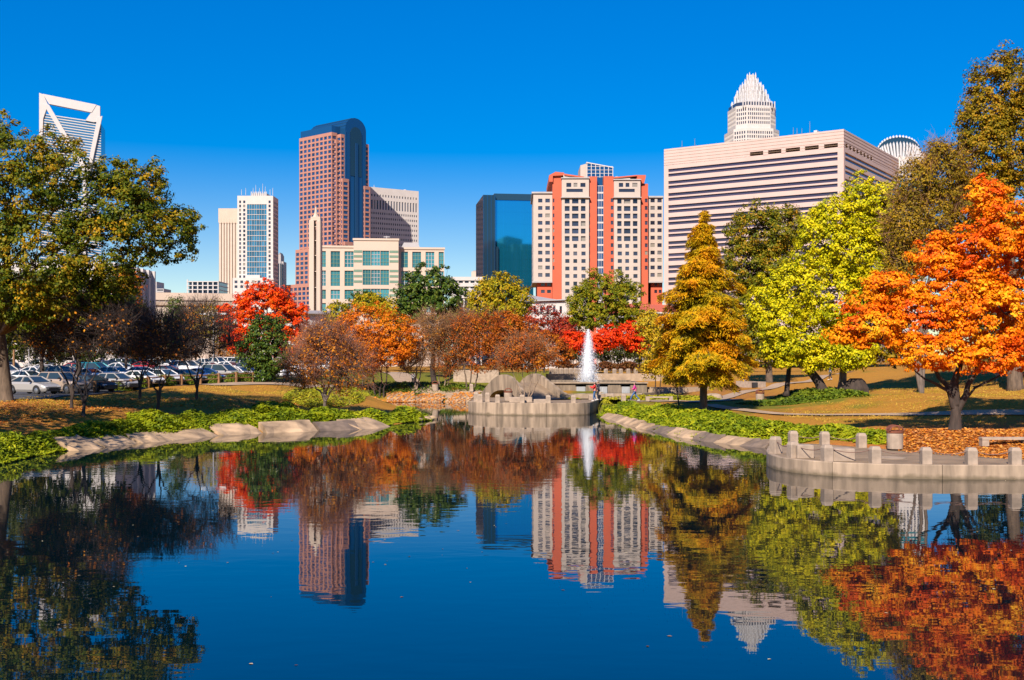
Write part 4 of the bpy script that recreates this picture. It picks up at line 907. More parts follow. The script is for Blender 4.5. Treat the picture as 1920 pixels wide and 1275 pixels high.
# young nearly bare trees on the left bank
grp = 'young bare trees on the left bank'
for px, D, cx, cy, rx, ry, lab in ((135, 77, 120, 640, 62, 62, 'thin dark bare tree with two others close by, in front of the silver cars'), (157, 74, 180, 620, 62, 70, 'dark bare tree with a sunlit patch low on its trunk'), (262, 88, 250, 640, 55, 62, 'dark bare tree in front of the grey slab building'),
                                (297, 80, 300, 655, 62, 58, 'dark bare tree with a few orange leaves and a pale trunk foot'), (369, 90, 375, 640, 66, 66, 'bushy dark bare tree nearest the red maple')):
    s = F/D; fk = 735 if px > 250 else 725
    tree('bare_tree', lab, px, D, [(cx, cy-16, rx, ry*.85), (cx-rx*.5, cy, rx*.6, ry*.5, 1), (cx+rx*.5, cy-4, rx*.6, ry*.5, -1), (cx, cy-ry*.6, rx*.6, ry*.5)], sparse_lf, 900, (.17, .12), .12, 'dark_bark', per=3, spread_c=.5, gap=-.3, twig=8, twig_mat=twig_dark, group=grp, bare=30,
         stems=[(0, 0, .1, 0, 2.2, .14), (0, 0, -1.0, .2, 3.2, .09, 1.1), (.05, 0, 1.0, -.2, 3.3, .09, 1.2), (0, 0, .2, .5, 3.8, .08, 1.3)])
tree('bare_tree', 'small spreading tree with grey purple twigs and orange lower leaves by the water', 610, 92, [(612, 668, 66, 58), (565, 690, 45, 45), (655, 690, 48, 45), (612, 640, 45, 40)], sparse_lf, 5200, (.17, .12), .15, 'grey_bark', per=9, spread_c=.5, twig=7, twig_mat=twig_purple, bare=60, gap=-.15,
     stems=[(0, 0, 0, 0, 2.2, .18), (0, 0, -1.5, .3, 3.3, .11, 1.2), (0, 0, 1.4, -.3, 3.2, .11, 1.25), (0, 0, -.5, .5, 3.9, .10, 1.4), (0, 0, .6, .4, 4.1, .10, 1.4)])
# red maple and the holly before it
tree('maple_tree', 'brilliant red maple below the white tower with a blue curtain wall', 505, 150, [(500, 580, 62, 50), (455, 600, 42, 45), (545, 600, 40, 40), (495, 560, 45, 34), (455, 640, 38, 26, -2), (540, 640, 36, 34)], red_lf, 32000, (.28, .19), .3, 'dark_bark', spread_c=.52, per=44)
tree('holly_tree', 'dark green evergreen standing in front of the red maple', 500, 116, [(498, 625, 40, 38), (478, 660, 36, 36), (515, 665, 34, 36), (497, 700, 22, 20)], magnolia_lf, 12000, (.26, .15), .14, 'dark_bark', spread_c=.5)
tree('pine_tree', 'narrow green conifer in front of the beige parking structure', 330, 150, [(330, 570, 14, 18), (328, 600, 24, 24), (330, 635, 30, 26)], green_lf, 5000, (.34, .10), .12, 'dark_bark', spread_c=.6)
for px, D, lb, lab in ((400, 160, [(395, 600, 38, 36), (420, 620, 30, 30)], 'thin olive grey tree before the beige parking structure'), (360, 170, [(352, 610, 34, 34)], 'faded brown tree among the lamps by the car park'), (450, 190, [(440, 655, 40, 20)], 'low brown tree behind the red maple')):
    tree('thin_tree', lab, px, D, lb, brownish_lf if D > 165 else mid_lf, 2600, (.30, .16), .13, 'grey_bark', per=14, spread_c=.8, twig=5, twig_mat=twig_brown)
# orange and brown trees across the middle
tree('autumn_tree', 'broad rust orange tree standing on thin stems below the cream office building', 712, 138, [(690, 605, 60, 38), (735, 620, 45, 40), (660, 630, 55, 42), (720, 660, 50, 36), (755, 645, 28, 30)], rust_lf, 22000, (.22, .12), .15, 'dark_bark', spread_c=.55, flat=.7, gap=-.4, stems=[(-.5, 0, -1.5, 0, 5.5, .12), (0, 0, .3, .3, 6, .12), (.5, 0, 1.3, 0, 5.8, .12)])
tree('autumn_tree', 'brown orange tree with upright stems beside the broad rust orange tree', 675, 137, [(650, 650, 42, 45), (690, 665, 34, 35)], rust_lf, 10000, (.22, .12), .13, 'grey_bark', spread_c=.6, twig=5, twig_mat=twig_purple, stems=[(-.3, 0, -1.2, 0, 4.5, .10), (.2, 0, .4, .3, 5, .10)])
tree('autumn_tree', 'reddish orange small tree partly hidden by the grey purple twigs', 590, 140, [(585, 650, 32, 40)], rust_lf, 4500, (.26, .14), .12, 'dark_bark', spread_c=.7)
tree('green_tree', 'yellow green tree peeping out above the rust orange tree', 650, 175, [(635, 590, 26, 26), (690, 570, 30, 22), (740, 590, 42, 32)], mid_lf, 7000, (.36, .22), .18, 'dark_bark', spread_c=.8)
tree('green_tree', 'dark green treetop against the bottom of the cream office building', 690, 185, [(688, 563, 30, 20), (715, 575, 20, 18)], green_lf, 4000, (.36, .22), .18, 'dark_bark', spread_c=.7)
tree('magnolia_tree', 'large glossy dark green magnolia beside the cream office building', 815, 156, [(805, 535, 48, 38), (775, 560, 34, 34), (835, 560, 36, 34), (805, 580, 55, 28), (845, 595, 26, 16), (770, 590, 26, 20)], magnolia_lf, 24000, (.34, .2), .42, 'dark_bark', spread_c=.5, per=40)
tree('crape_myrtle', 'bare brown crape myrtle with a pale twisted trunk by the inlet', 778, 141, [(790, 640, 42, 42), (815, 610, 30, 28), (770, 675, 30, 28)], brownish_lf, 3200, (.18, .10), .16, 'pale_bark', per=8, spread_c=.6, twig=8, twig_mat=twig_brown, bare=60, gap=-.05, stems=[(0, 0, .3, 0, 4.4, .17), (.15, 0, 1.4, .2, 5.2, .1)])
tree('crape_myrtle', 'brown twiggy crape myrtle with several slim stems beside the dark leaning trunk', 828, 143, [(850, 640, 46, 46), (870, 610, 30, 28), (835, 680, 30, 26)], deeprust_lf, 7500, (.20, .11), .11, 'pale_bark', per=10, spread_c=.65, twig=4, twig_mat=twig_brown, bare=50, gap=-.05, stems=[(-.2, 0, -.5, 0, 5, .10), (.3, 0, 1.6, 0, 5.4, .09), (.6, .2, 2.2, .3, 4.5, .08)])
tree('crape_myrtle', 'orange brown crape myrtle with upright stems left of the stone bridge', 882, 142, [(890, 630, 46, 42), (920, 615, 42, 38), (900, 670, 40, 30), (930, 660, 34, 30)], deeprust_lf, 11000, (.22, .12), .13, 'bark', spread_c=.65, twig=3, twig_mat=twig_brown, stems=[(-.4, 0, -1, 0, 5, .12), (0, 0, .3, 0, 5.5, .12), (.4, 0, 1.5, 0, 5.2, .12)])
tree('crape_myrtle', 'pale many stemmed crape myrtle in front of the stone bridge', 985, 110, [(985, 655, 42, 26), (958, 672, 26, 20), (1012, 672, 26, 20), (985, 678, 34, 16)], deeprust_lf, 6500, (.19, .11), .13, 'pale_bark', per=12, spread_c=.55, twig=3, twig_mat=twig_brown, bare=50, gap=-.05, stems=[(0, 0, -1.4, 0, 3.6, .11), (0, 0, -.3, .2, 3.4, .10), (.1, 0, .8, 0, 3.5, .10), (.15, 0, 1.6, -.2, 3.2, .09)])
tree('autumn_tree', 'dense rust brown tree behind the stone bridge', 1005, 142, [(985, 640, 40, 38), (1020, 650, 40, 34), (955, 620, 40, 36), (1050, 660, 26, 24)], deeprust_lf, 15000, (.26, .14), .14, 'dark_bark', spread_c=.65, flat=.65)
tree('autumn_tree', 'thin dark red tree before the white hall with the grey roof', 1020, 165, [(1018, 600, 30, 40), (1030, 635, 30, 28), (1000, 600, 20, 26)], darkred_lf, 4200, (.30, .17), .14, 'dark_bark', spread_c=.6)
tree('elm_tree', 'tall yellow green tree in front of the teal glass tower', 930, 185, [(935, 550, 42, 40), (905, 565, 32, 40), (965, 570, 34, 38), (935, 590, 58, 36)], mid_lf, 16000, (.36, .24), .3, 'dark_bark', spread_c=.75)
tree('round_tree', 'rounded green tree standing before the red and cream apartment tower', 1135, 200, [(1135, 555, 52, 48), (1100, 575, 38, 42), (1172, 565, 36, 46), (1135, 590, 66, 30)], leaf('leaf_round', [(.06, .10, .006), (.15, .18, .006), (.26, .24, .008), (.36, .24, .010)]), 32000, (.32, .21), .3, 'dark_bark', spread_c=.62, per=40)
grp = 'small scarlet trees behind the fountain'
for px, lb, lab in ((1078, [(1075, 640, 24, 20), (1095, 650, 16, 16)], 'small scarlet tree nearest the stone bridge'), (1140, [(1140, 632, 26, 22), (1122, 645, 16, 16)], 'small scarlet tree just behind the fountain jet'), (1180, [(1180, 628, 30, 24), (1195, 645, 22, 18)], 'small scarlet tree nearest the tall bald cypress')):
    tree('scarlet_tree', lab, px, 165, lb, red_lf2, 5500, (.30, .18), .10, 'dark_bark', spread_c=.6, group=grp, flat=.65, stems=[(-.3, 0, -1, 0, 4.2, .1), (.3, 0, 1, 0, 4.2, .1)])
# right bank
conifer('bald_cypress', 'tall bronze gold bald cypress on the planted point of the bank', 1319, 88, [(403, 3), (425, 18), (455, 32), (490, 52), (530, 72), (570, 86), (615, 98), (655, 100), (682, 88), (698, 50)], cyp_lf, 225, 300, (.30, .07), .30, 'bark', droop=.2)
tree('yellow_tree', 'small yellow green tree behind the dark young trunk near the bench', 1233, 120, [(1235, 660, 36, 34), (1222, 690, 26, 20), (1215, 610, 24, 26), (1255, 690, 28, 18)], yellow_lf, 8000, (.22, .14), .10, 'dark_bark', spread_c=.5, stems=[(-.15, 0, -.3, 0, 3.2, .09), (.15, 0, .4, 0, 3.2, .08)])
tree('yellow_tree', 'young yellow tree with a thin black trunk beside the tall bald cypress', 1273, 97, [(1270, 680, 26, 28), (1262, 705, 20, 16)], yellow_lf, 3600, (.20, .13), .07, 'dark_bark', spread_c=.45)
tree('oak_tree', 'dark green oak between the tall bald cypress and the yellow ginkgo', 1443, 138, [(1420, 440, 60, 55), (1470, 430, 50, 52), (1400, 500, 50, 55), (1450, 510, 60, 60), (1420, 570, 55, 55), (1430, 640, 50, 40)], leaf('leaf_deep', [(.05, .08, .006), (.13, .14, .006), (.22, .19, .008), (.40, .20, .010)]), 46000, (.30, .18), .42, 'bark', spread_c=.68, per=44)
tree('ginkgo_tree', 'bright yellow ginkgo with a dark leaning trunk', 1548, 94, [(1610, 385, 38, 58), (1560, 410, 44, 50), (1655, 400, 32, 60), (1435, 570, 36, 40), (1680, 480, 34, 50), (1545, 450, 62, 55), (1600, 470, 70, 60), (1490, 540, 62, 60), (1560, 560, 80, 70), (1455, 600, 44, 50, -1), (1470, 655, 42, 34, -1), (1535, 668, 46, 28, -1), (1600, 665, 40, 28, -1), (1500, 640, 62, 45), (1580, 640, 70, 40), (1640, 520, 60, 80, 1), (1650, 430, 36, 55, 1)],
     ginkgo_lf, 115000, (.19, .14), .40, 'dark_bark', per=44, spread_c=.46, gap=-1.2, stems=[(0, 0, -3.6, .4, 5.6, .46), (-3.2, .4, -1.5, .6, 12, .22)], inner=.4)
tree('ginkgo_tree', 'yellow ginkgo with a straight sunlit trunk next to the leaning one', 1576, 95, [(1605, 620, 50, 45), (1640, 600, 45, 50), (1560, 660, 36, 30)], ginkgo_lf, 9000, (.23, .16), .38, 'pale_bark', per=34, spread_c=.5)
tree('maple_tree', 'blazing orange maple spreading over the paved overlook with a forked dark trunk', 1790, 63, [(1585, 628, 34, 20, -.5), (1720, 600, 85, 62), (1640, 610, 58, 42, -1), (1790, 560, 90, 75), (1860, 600, 90, 70, -1), (1830, 470, 75, 60, 1), (1760, 480, 60, 50, 1), (1890, 430, 65, 60), (1935, 540, 80, 90), (1620, 570, 45, 28), (1740, 660, 75, 34, -1.5), (1850, 670, 75, 34, -1.5), (1965, 480, 60, 70), (1995, 580, 60, 80), (1960, 660, 70, 50), (1670, 540, 50, 36), (1850, 370, 45, 40, 1)],
     orange_lf, 104000, (.165, .115), .30, 'dark_bark', per=48, spread_c=.38, gap=-.3, limb_r=.3, flat=.7, stems=[(0, 0, .15, 0, 3.0, .38), (0, 0, -1.7, .2, 4.8, .2, 1.5), (.1, 0, .5, .4, 7.5, .24, 1.6), (.1, 0, 2.0, -.2, 5.2, .2, 1.3), (-.05, 0, -2.6, -.5, 3.6, .12, 1.9)], inner=.35)
tree('oak_tree', 'towering bronze green oak rising above the orange maple', 1905, 92, [(1868, 175, 56, 80), (1845, 235, 52, 60), (1920, 160, 64, 66), (1850, 280, 55, 70), (1920, 280, 80, 90), (1850, 370, 60, 60), (1815, 310, 34, 50), (1812, 390, 40, 55), (1980, 230, 80, 110), (1920, 400, 80, 70)], oak_brown, 90000, (.19, .13), .6, 'bark', spread_c=.5, per=44)
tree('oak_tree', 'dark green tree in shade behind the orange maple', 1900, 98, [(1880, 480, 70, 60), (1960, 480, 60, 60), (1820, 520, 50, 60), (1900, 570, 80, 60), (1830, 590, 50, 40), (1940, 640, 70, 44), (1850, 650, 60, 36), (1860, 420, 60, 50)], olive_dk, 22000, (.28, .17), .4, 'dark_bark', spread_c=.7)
tree('thin_tree', 'thinning olive brown tree whose pale bare branches show beside the yellow ginkgo', 1728, 90, [(1720, 340, 40, 45), (1770, 330, 40, 60), (1700, 420, 36, 60), (1750, 420, 46, 60), (1700, 500, 40, 50), (1760, 290, 30, 30)], leaf('leaf_thin', [(.12, .10, .008), (.24, .16, .008), (.42, .24, .01)]), 30000, (.20, .12), .24, 'grey_bark', per=24, spread_c=.6, twig=2, twig_mat=twig_brown, bare=60,
     stems=[(0, 0, -.6, 0, 15, .2), (0, 0, 1.2, .3, 16, .18), (0, 0, -2, 0, 11, .15)])
tree('thin_tree', 'young bare trunk leaning by the far path under the dark oak', 1478, 150, [(1465, 660, 22, 18)], brownish_lf, 900, (.24, .15), .1, 'grey_bark')
# far trees closing the gaps
tree('distant_tree', 'dark green trees massed behind the scarlet trees and black fence' if False else 'broad dark green tree behind the scarlet trees and black metal fence', 1130, 188, [(1085, 655, 40, 24), (1150, 655, 46, 24), (1195, 650, 30, 26)], olive_dk, 9000, (.4, .24), .2, 'dark_bark', spread_c=.8)
for px, D, lb, mt, lab in ((560, 235, [(560, 640, 40, 34), (610, 640, 40, 30)], mid_lf, 'hazy green tree below the church hall'), (870, 225, [(870, 615, 45, 45), (850, 640, 40, 30)], olive_dk, 'dark tree filling the gap between the magnolia and the tall yellow green tree'), (1055, 215, [(1062, 625, 30, 34)], darkred_lf, 'dark red tree under the white hall with the grey roof'),
                       (1215, 215, [(1218, 610, 26, 34), (1240, 640, 30, 30)], yellow_lf, 'golden tree before the low brick hall'), (1480, 200, [(1480, 655, 60, 30), (1400, 650, 50, 34)], oak_brown, 'brown hillside tree seen beneath the dark green oak'), (1680, 160, [(1680, 640, 60, 45), (1620, 640, 50, 40)], oak_brown, 'bronze tree on top of the grassy slope'),
                       (760, 215, [(760, 640, 60, 34), (700, 650, 50, 30)], rust_lf, 'distant rust tree behind the lawn path'), (-60, 160, [(-60, 560, 90, 100), (20, 600, 60, 70)], olive_dk, 'dark tree by the frame edge behind the parked cars'), (240, 175, [(250, 640, 50, 30), (330, 650, 50, 26)], brownish_lf, 'brown brushwood tree behind the last parked cars'), (1310, 190, [(1320, 640, 60, 40)], olive_dk, 'dark tree screening the low ground behind the tall bald cypress')):
    tree('distant_tree', lab, px, D, lb, mt, 5200, (.46, .28), .2, 'dark_bark', spread_c=.95)
# a tree outside the picture whose shade falls on the left bank
tree('oak_tree', 'leafy olive tree standing outside the view on the near bank', 0, 0, [], olive, 0) if False else None
def offtree(loc, label, rx, rz, h, n):
    root = empty('oak_tree', loc, 0, label, 'tree'); tm = MB(); tm.tube([(0, 0, -.2), (0, 0, h*.4), (.3, .2, h)], [.5, .35, .12], 9); tm.build('trunk', M['bark'], root, True)
    L = np.array([(0, 0, h, rx, rx, rz), (rx*.5, rx*.3, h*.85, rx*.7, rx*.7, rz*.7), (-rx*.5, -rx*.3, h*.9, rx*.7, rx*.7, rz*.7)]); C, dn = clusters(L, n//26)
    idx = np.repeat(np.arange(len(C)), 26); pos = C[idx] + RNG.normal(0, .4, (len(idx), 3)); leaves_mesh('crown', pos, dn[idx]+np.array([0, 0, .5]), .34, .22, olive, root)
offtree((-37, 53, T(-37, 53)-.05), 'leafy oak standing alone on the near bank beyond the frame edge', 6.3, 4.5, 13, 11000)
# ------------------------------------------------------------------ ground cover, stones, litter
jun = leaf('juniper', [(.08, .13, .006), (.21, .26, .006), (.38, .38, .010)], .25, .45)
ivy_m = leaf('ivy_leaf', [(.04, .075, .008), (.09, .14, .010), (.18, .22, .012)], .2, .45)
lowg = leaf('low_green', [(.14, .17, .010), (.30, .30, .015), (.45, .38, .02)], .25, .45)
litter_m = leaf('fallen_leaf', [(.38, .10, .02), (.62, .20, .02), (.75, .34, .05), (.50, .24, .10)], .1, .2)
def cover(name, label, poly, n, h, size, mat, cat='ground cover', mound=2.4, clear=0):
    poly = np.array(poly); lo, hi = poly.min(0), poly.max(0); pts = np.zeros((0, 2))
    while len(pts) < n:
        q = RNG.uniform(lo, hi, (n*2, 2)); q = q[sdist(q[:, 0], q[:, 1], poly) < 0]; pts = np.concatenate([pts, q])
    pts = pts[:n]; edge = np.clip(-sdist(pts[:, 0], pts[:, 1], poly)/.9, .15, 1)
    area = np.prod(hi-lo); nb = int(min(220, area*.55)); bc = RNG.uniform(lo, hi, (nb, 2)); br_ = RNG.uniform(.7, 2.0, nb); bh = RNG.uniform(.35, 1.0, nb)*h; hh = np.full(n, .12*h); gxh = np.zeros(n); gyh = np.zeros(n)
    for c_, r_, h_ in zip(bc, br_, bh):
        dx, dy = (pts[:, 0]-c_[0])/r_, (pts[:, 1]-c_[1])/r_; q_ = h_*np.clip(1-dx*dx-dy*dy, 0, 1)**.6; up_ = q_ > hh; hh = np.where(up_, q_, hh); gxh = np.where(up_, -dx*h_/r_, gxh); gyh = np.where(up_, -dy*h_/r_, gyh)
    hh = np.clip(hh + h*.22*(RNG.random(n)-.6), .06*h, h*1.1)*edge; z = np.maximum(terrain(pts[:, 0], pts[:, 1]), .02)
    u = RNG.random(n)**.5; C = np.stack([pts[:, 0], pts[:, 1], z + hh*u + .02], 1)
    a = RNG.uniform(0, 6.283, n); d = np.stack([np.cos(a), np.sin(a), RNG.uniform(.1, .7, n)], 1); nrm = np.stack([-gxh*.8, -gyh*.8 - .15, np.ones(n)], 1)
    return tag(leaves_mesh(name, C, nrm, size[0], size[1], mat, None, d, .5), label, cat, kind='stuff')
def gp(*pts): return [g2(px, D) for px, D in pts]
cover('juniper_cover', 'low spreading juniper on the near corner of the left bank', gp((-200, 44), (-60, 50.5), (0, 57), (60, 61.5), (130, 66), (215, 70.5), (260, 73), (240, 76), (150, 72), (60, 66.5), (-20, 62), (-260, 52)), 26000, 1.0, (.30, .09), jun)
cover('juniper_cover', 'feathery juniper in a belt above the stone slabs of the left bank', gp((225, 71.5), (270, 73.6), (330, 76), (420, 80.3), (500, 82.8), (600, 85.2), (680, 86.8), (735, 90.3), (738, 95), (680, 92), (600, 90), (500, 87.5), (420, 85), (330, 80.5), (240, 77.5)), 24000, .8, (.36, .12), jun)
cover('juniper_cover', 'bright rounded juniper at the tip of the left bank', gp((725, 91), (760, 93), (808, 96.5), (812, 100), (770, 101), (730, 97)), 5500, 1.0, (.34, .11), jun)
cover('juniper_cover', 'tall dark juniper mound in front of the small spreading tree', gp((470, 84), (540, 85.5), (570, 90), (520, 93), (465, 88)), 4500, 1.25, (.38, .12), jun)
cover('green_cover', 'loose green ground cover on the slope behind the small spreading tree', gp((530, 99), (600, 96), (680, 104), (700, 118), (620, 112), (540, 108)), 8000, .6, (.40, .09), lowg)
cover('green_cover', 'low dark green planting under the trees along the inlet', gp((690, 137), (790, 139.5), (880, 141), (912, 140), (915, 150), (830, 154), (690, 146)), 7000, .6, (.36, .13), ivy_m)
cover('juniper_cover', 'bright green juniper bed below the tall bald cypress', gp((1118, 104), (1150, 100), (1185, 90.5), (1225, 83.5), (1270, 78), (1330, 73.3), (1380, 71), (1440, 69.3), (1520, 66), (1600, 62.5), (1610, 66.5), (1540, 71), (1450, 76), (1380, 82), (1330, 87), (1250, 98), (1180, 108), (1130, 109)), 36000, .72, (.34, .12), jun)
cover('juniper_cover', 'thin juniper behind the paved overlook by the trash can', gp((1600, 62.2), (1660, 60.6), (1680, 63), (1610, 66)), 1500, .4, (.3, .1), jun)
cover('ivy_cover', 'dark green low planting round the trunks of the two ginkgos', gp((1380, 97), (1450, 92), (1540, 89.5), (1630, 90), (1620, 97), (1530, 100), (1440, 99)), 10000, .5, (.32, .15), ivy_m)
cover('yellow_cover', 'yellow green planting along the low pool edge behind the red jacket', gp((1052, 113), (1110, 112.5), (1112, 116), (1056, 118)), 2600, .6, (.28, .14), lowg)
cover('yellow_cover', 'yellow green planting behind the pink jacket and bench', gp((1128, 112.5), (1215, 114), (1290, 109), (1350, 108), (1352, 112), (1250, 119), (1130, 117)), 6000, .5, (.28, .14), lowg)
cover('green_cover', 'small green tuft cluster on the bare soil at the back of the left bank', gp((742, 104), (775, 104), (778, 109), (745, 109)), 900, .6, (.30, .1), lowg, 'ground cover')
def scatter(name, label, polys, n, size, mat, cat='fallen leaves'):
    P_ = []
    for poly, k in polys:
        poly = np.array(poly); lo, hi = poly.min(0), poly.max(0); pts = np.zeros((0, 2))
        while len(pts) < k: q = RNG.uniform(lo, hi, (k*2, 2)); pts = np.concatenate([pts, q[sdist(q[:, 0], q[:, 1], poly) < 0]])
        P_.append(pts[:k])
    p = np.concatenate(P_); z = terrain(p[:, 0], p[:, 1]) + .05
    dk = (sdist(p[:, 0], p[:, 1], DECK_NEAR) < 0); z[dk] = Z_NEAR + .02
    return tag(leaves_mesh(name, np.stack([p[:, 0], p[:, 1], np.maximum(z, .03)], 1), np.tile([0, 0, 1.], (len(p), 1)), size[0], size[1], mat, None, None, .3), label, cat, kind='stuff')
scatter('fallen_leaf_litter', 'orange fallen leaves under the blazing orange maple', [(gp((1610, 62.5), (1680, 59.8), (1760, 58), (1850, 55), (1960, 53), (2050, 56), (2050, 66), (1900, 65), (1750, 64), (1640, 65)), 9000), (gp((1660, 60), (1960, 53), (1960, 52.2), (1700, 57)), 500)], 0, (.17, .12), litter_m)
scatter('fallen_leaf_litter', 'scattered dry leaves over the left bank lawn', [(gp((-100, 60), (60, 69), (300, 82), (560, 92), (560, 100), (300, 90), (0, 78), (-150, 70)), 4200)], 0, (.17, .12), litter_m)
scatter('fallen_leaf_litter', 'orange leaves spilled over the concrete apron of the inlet', [(gp((690, 134.5), (740, 135), (812, 136), (812, 140), (740, 138), (700, 131)), 2600)], 0, (.26, .18), litter_m)
q = np.stack([RNG.uniform(-16, 24, 190), RNG.uniform(19.5, 60, 190), np.full(190, .006)], 1)
tag(leaves_mesh('floating_leaf_litter', q, np.tile([0, 0, 1.], (len(q), 1)), .085, .055, leaf('floating_leaf', [(.10, .05, .02), (.35, .2, .08), (.6, .5, .3)], .05, 0), None, None, .03), 'tiny fallen leaves floating on the open water', 'fallen leaves', kind='stuff')

grass_m = leaf('grass_blade', [(.20, .17, .012), (.42, .26, .025), (.56, .36, .06)], .2, .6)
def grass(name, label, poly, n, h, mat):
    poly = np.array(poly); lo, hi = poly.min(0), poly.max(0); pts = np.zeros((0, 2))
    while len(pts) < n: q = RNG.uniform(lo, hi, (n*2, 2)); pts = np.concatenate([pts, q[sdist(q[:, 0], q[:, 1], poly) < 0]])
    pts = pts[:n]; k = np.sin(pts[:, 0]*.9)*np.sin(pts[:, 1]*.7+pts[:, 0]*.3) + RNG.normal(0, .4, n); pts = pts[k > -.1]
    C = np.stack([pts[:, 0], pts[:, 1], terrain(pts[:, 0], pts[:, 1]) + h*.4], 1); up = np.tile([0, 0, 1.], (len(C), 1)) + RNG.normal(0, .45, (len(C), 3))
    return tag(leaves_mesh(name, C, np.tile([0, -.4, 1.], (len(C), 1)), h, h*.22, mat, None, up, .4), label, 'grass', kind='stuff')
grass('dry_grass', 'dry golden grass on the slope behind the orange maple', gp((1460, 82), (1600, 68), (1980, 66), (2060, 90), (1950, 112), (1640, 112), (1600, 92), (1480, 88)), 26000, .16, grass_m)
grass('dry_grass', 'dry golden grass on the left bank among the bare trees', gp((-60, 66), (200, 80), (560, 93), (640, 96), (640, 116), (380, 106), (160, 88), (-80, 78)), 22000, .16, grass_m)
# sloping stone slabs along the shore
slab_m = plain('slab_stone', (.42, .29, .175), .9, .5, .8, bump=1.0); slab_m2 = plain('slab_stone_dark', (.18, .13, .095), .9, .35, 1.3, bump=.5)
LITTER = []
def slabs(px_pts, rise, depth, group, side, labels, litter=0):
    pts = [np.array(W(*p)) for p in px_pts]; k = 0
    for a, c in zip(pts, pts[1:]):
        d = c - a; ln = np.linalg.norm(d); n = max(1, round(ln/R.uniform(3.5, 6))); dn = d/ln; out = np.array([-dn[1], dn[0]])*side
        for i in range(n):
            p0, p1 = a + d*(i+.015)/n, a + d*(i+.985)/n; dp, rs = depth*R.uniform(.8, 1.2), rise*R.uniform(.8, 1.15)
            rows = []; m_ = 6
            for u in (0, .2, .5, .8, 1.0):
                row = []
                for j in range(m_+1):
                    q = p0 + (p1-p0)*j/m_ + out*(u*dp - .35 + .18*math.sin(j*1.3+i*2)) + RNG.normal(0, .05, 2)
                    row.append((q[0], q[1], -.25 + (rs+.25)*min(1, u**.75) + RNG.normal(0, .03) + .05*math.sin(2.2*u+i)))
                rows.append(row)
            for _ in range(litter):
                a_, b_, f_ = R.randrange(4), R.randrange(m_), R.random(); q0, q1 = Vector(rows[a_][b_]), Vector(rows[a_+1][b_+1]); q2 = q0.lerp(q1, f_); LITTER.append((q2.x + R.uniform(-.2, .2), q2.y, q2.z + .06))
            mb = MB(); vs = [v for r in rows for v in r]; fs = [(r*(m_+1)+j, r*(m_+1)+j+1, (r+1)*(m_+1)+j+1, (r+1)*(m_+1)+j) for r in range(4) for j in range(m_)]
            if side < 0: fs = [f[::-1] for f in fs]
            nb = len(vs); vs += [(x, y, z-.5) for x, y, z in rows[-1]] ; fs += [(4*(m_+1)+j, 4*(m_+1)+j+1, nb+j+1, nb+j) for j in range(m_)]
            for jj in (0, m_):
                col = [r*(m_+1)+jj for r in range(5)]; b0 = len(vs); vs += [(vs[c_][0], vs[c_][1], -.6) for c_ in col]; fs += [(col[r], col[r+1], b0+r+1, b0+r) for r in range(4)]
            mb.add(vs, fs); o = mb.build('stone_slab', slab_m if R.random() < .72 else slab_m2); k += 1
            tag(o, labels(k), 'stone slab', group)
slabs([(150, 846), (200, 839), (270, 831), (330, 826), (420, 817), (500, 812.5), (600, 808.5), (680, 806), (738, 800)], .66, 2.6, 'sloping stone slabs along the left bank', 1, lambda k: 'sloping grey brown stone slab lining the left bank below the juniper')
slabs([(1120, 779), (1140, 786), (1170, 795), (1210, 806), (1250, 815), (1300, 823), (1340, 830), (1390, 836), (1432, 840)], .42, 1.2, 'stone slabs along the right bank', 1, lambda k: 'rough stone slab at the waterline below the bright juniper bed')
slabs([(680, 757.5), (725, 754), (780, 753.7), (830, 753.8), (874, 755)], 1.0, 3.4, 'concrete apron slabs of the inlet', 1, lambda k: 'pale concrete apron slab sloping into the inlet', 420)
LT = np.array(LITTER); tag(leaves_mesh('fallen_leaf_litter', LT, np.tile([0, -.3, 1.], (len(LT), 1)), .24, .16, litter_m, None, None, .3), 'orange leaves covering the concrete apron slabs of the inlet', 'fallen leaves', kind='stuff')
rk = MB()
for (px, D, s) in ((800, 97, .5), (812, 98.5, .45), (786, 95.5, .4)):
    mb = MB(); ring = []
    c = Vector((*g2(px, D), .1))
    for i, (r, z) in enumerate(((.9, -.3), (1.0, .1), (.75, .4), (.2, .55))):
        for k in range(8): a = k*.785; ring.append((c.x+math.cos(a)*r*s*R.uniform(.8, 1.25), c.y+math.sin(a)*r*s*R.uniform(.8, 1.2), c.z+z*s))
    mb.add(ring, [(i*8+k, i*8+(k+1) % 8, (i+1)*8+(k+1) % 8, (i+1)*8+k) for i in range(3) for k in range(8)] + [tuple(range(24, 32))])
    tag(mb.build('rock', slab_m, None), 'rounded shore rock under the bright juniper at the bank tip', 'rock', 'rocks at the tip of the left bank')

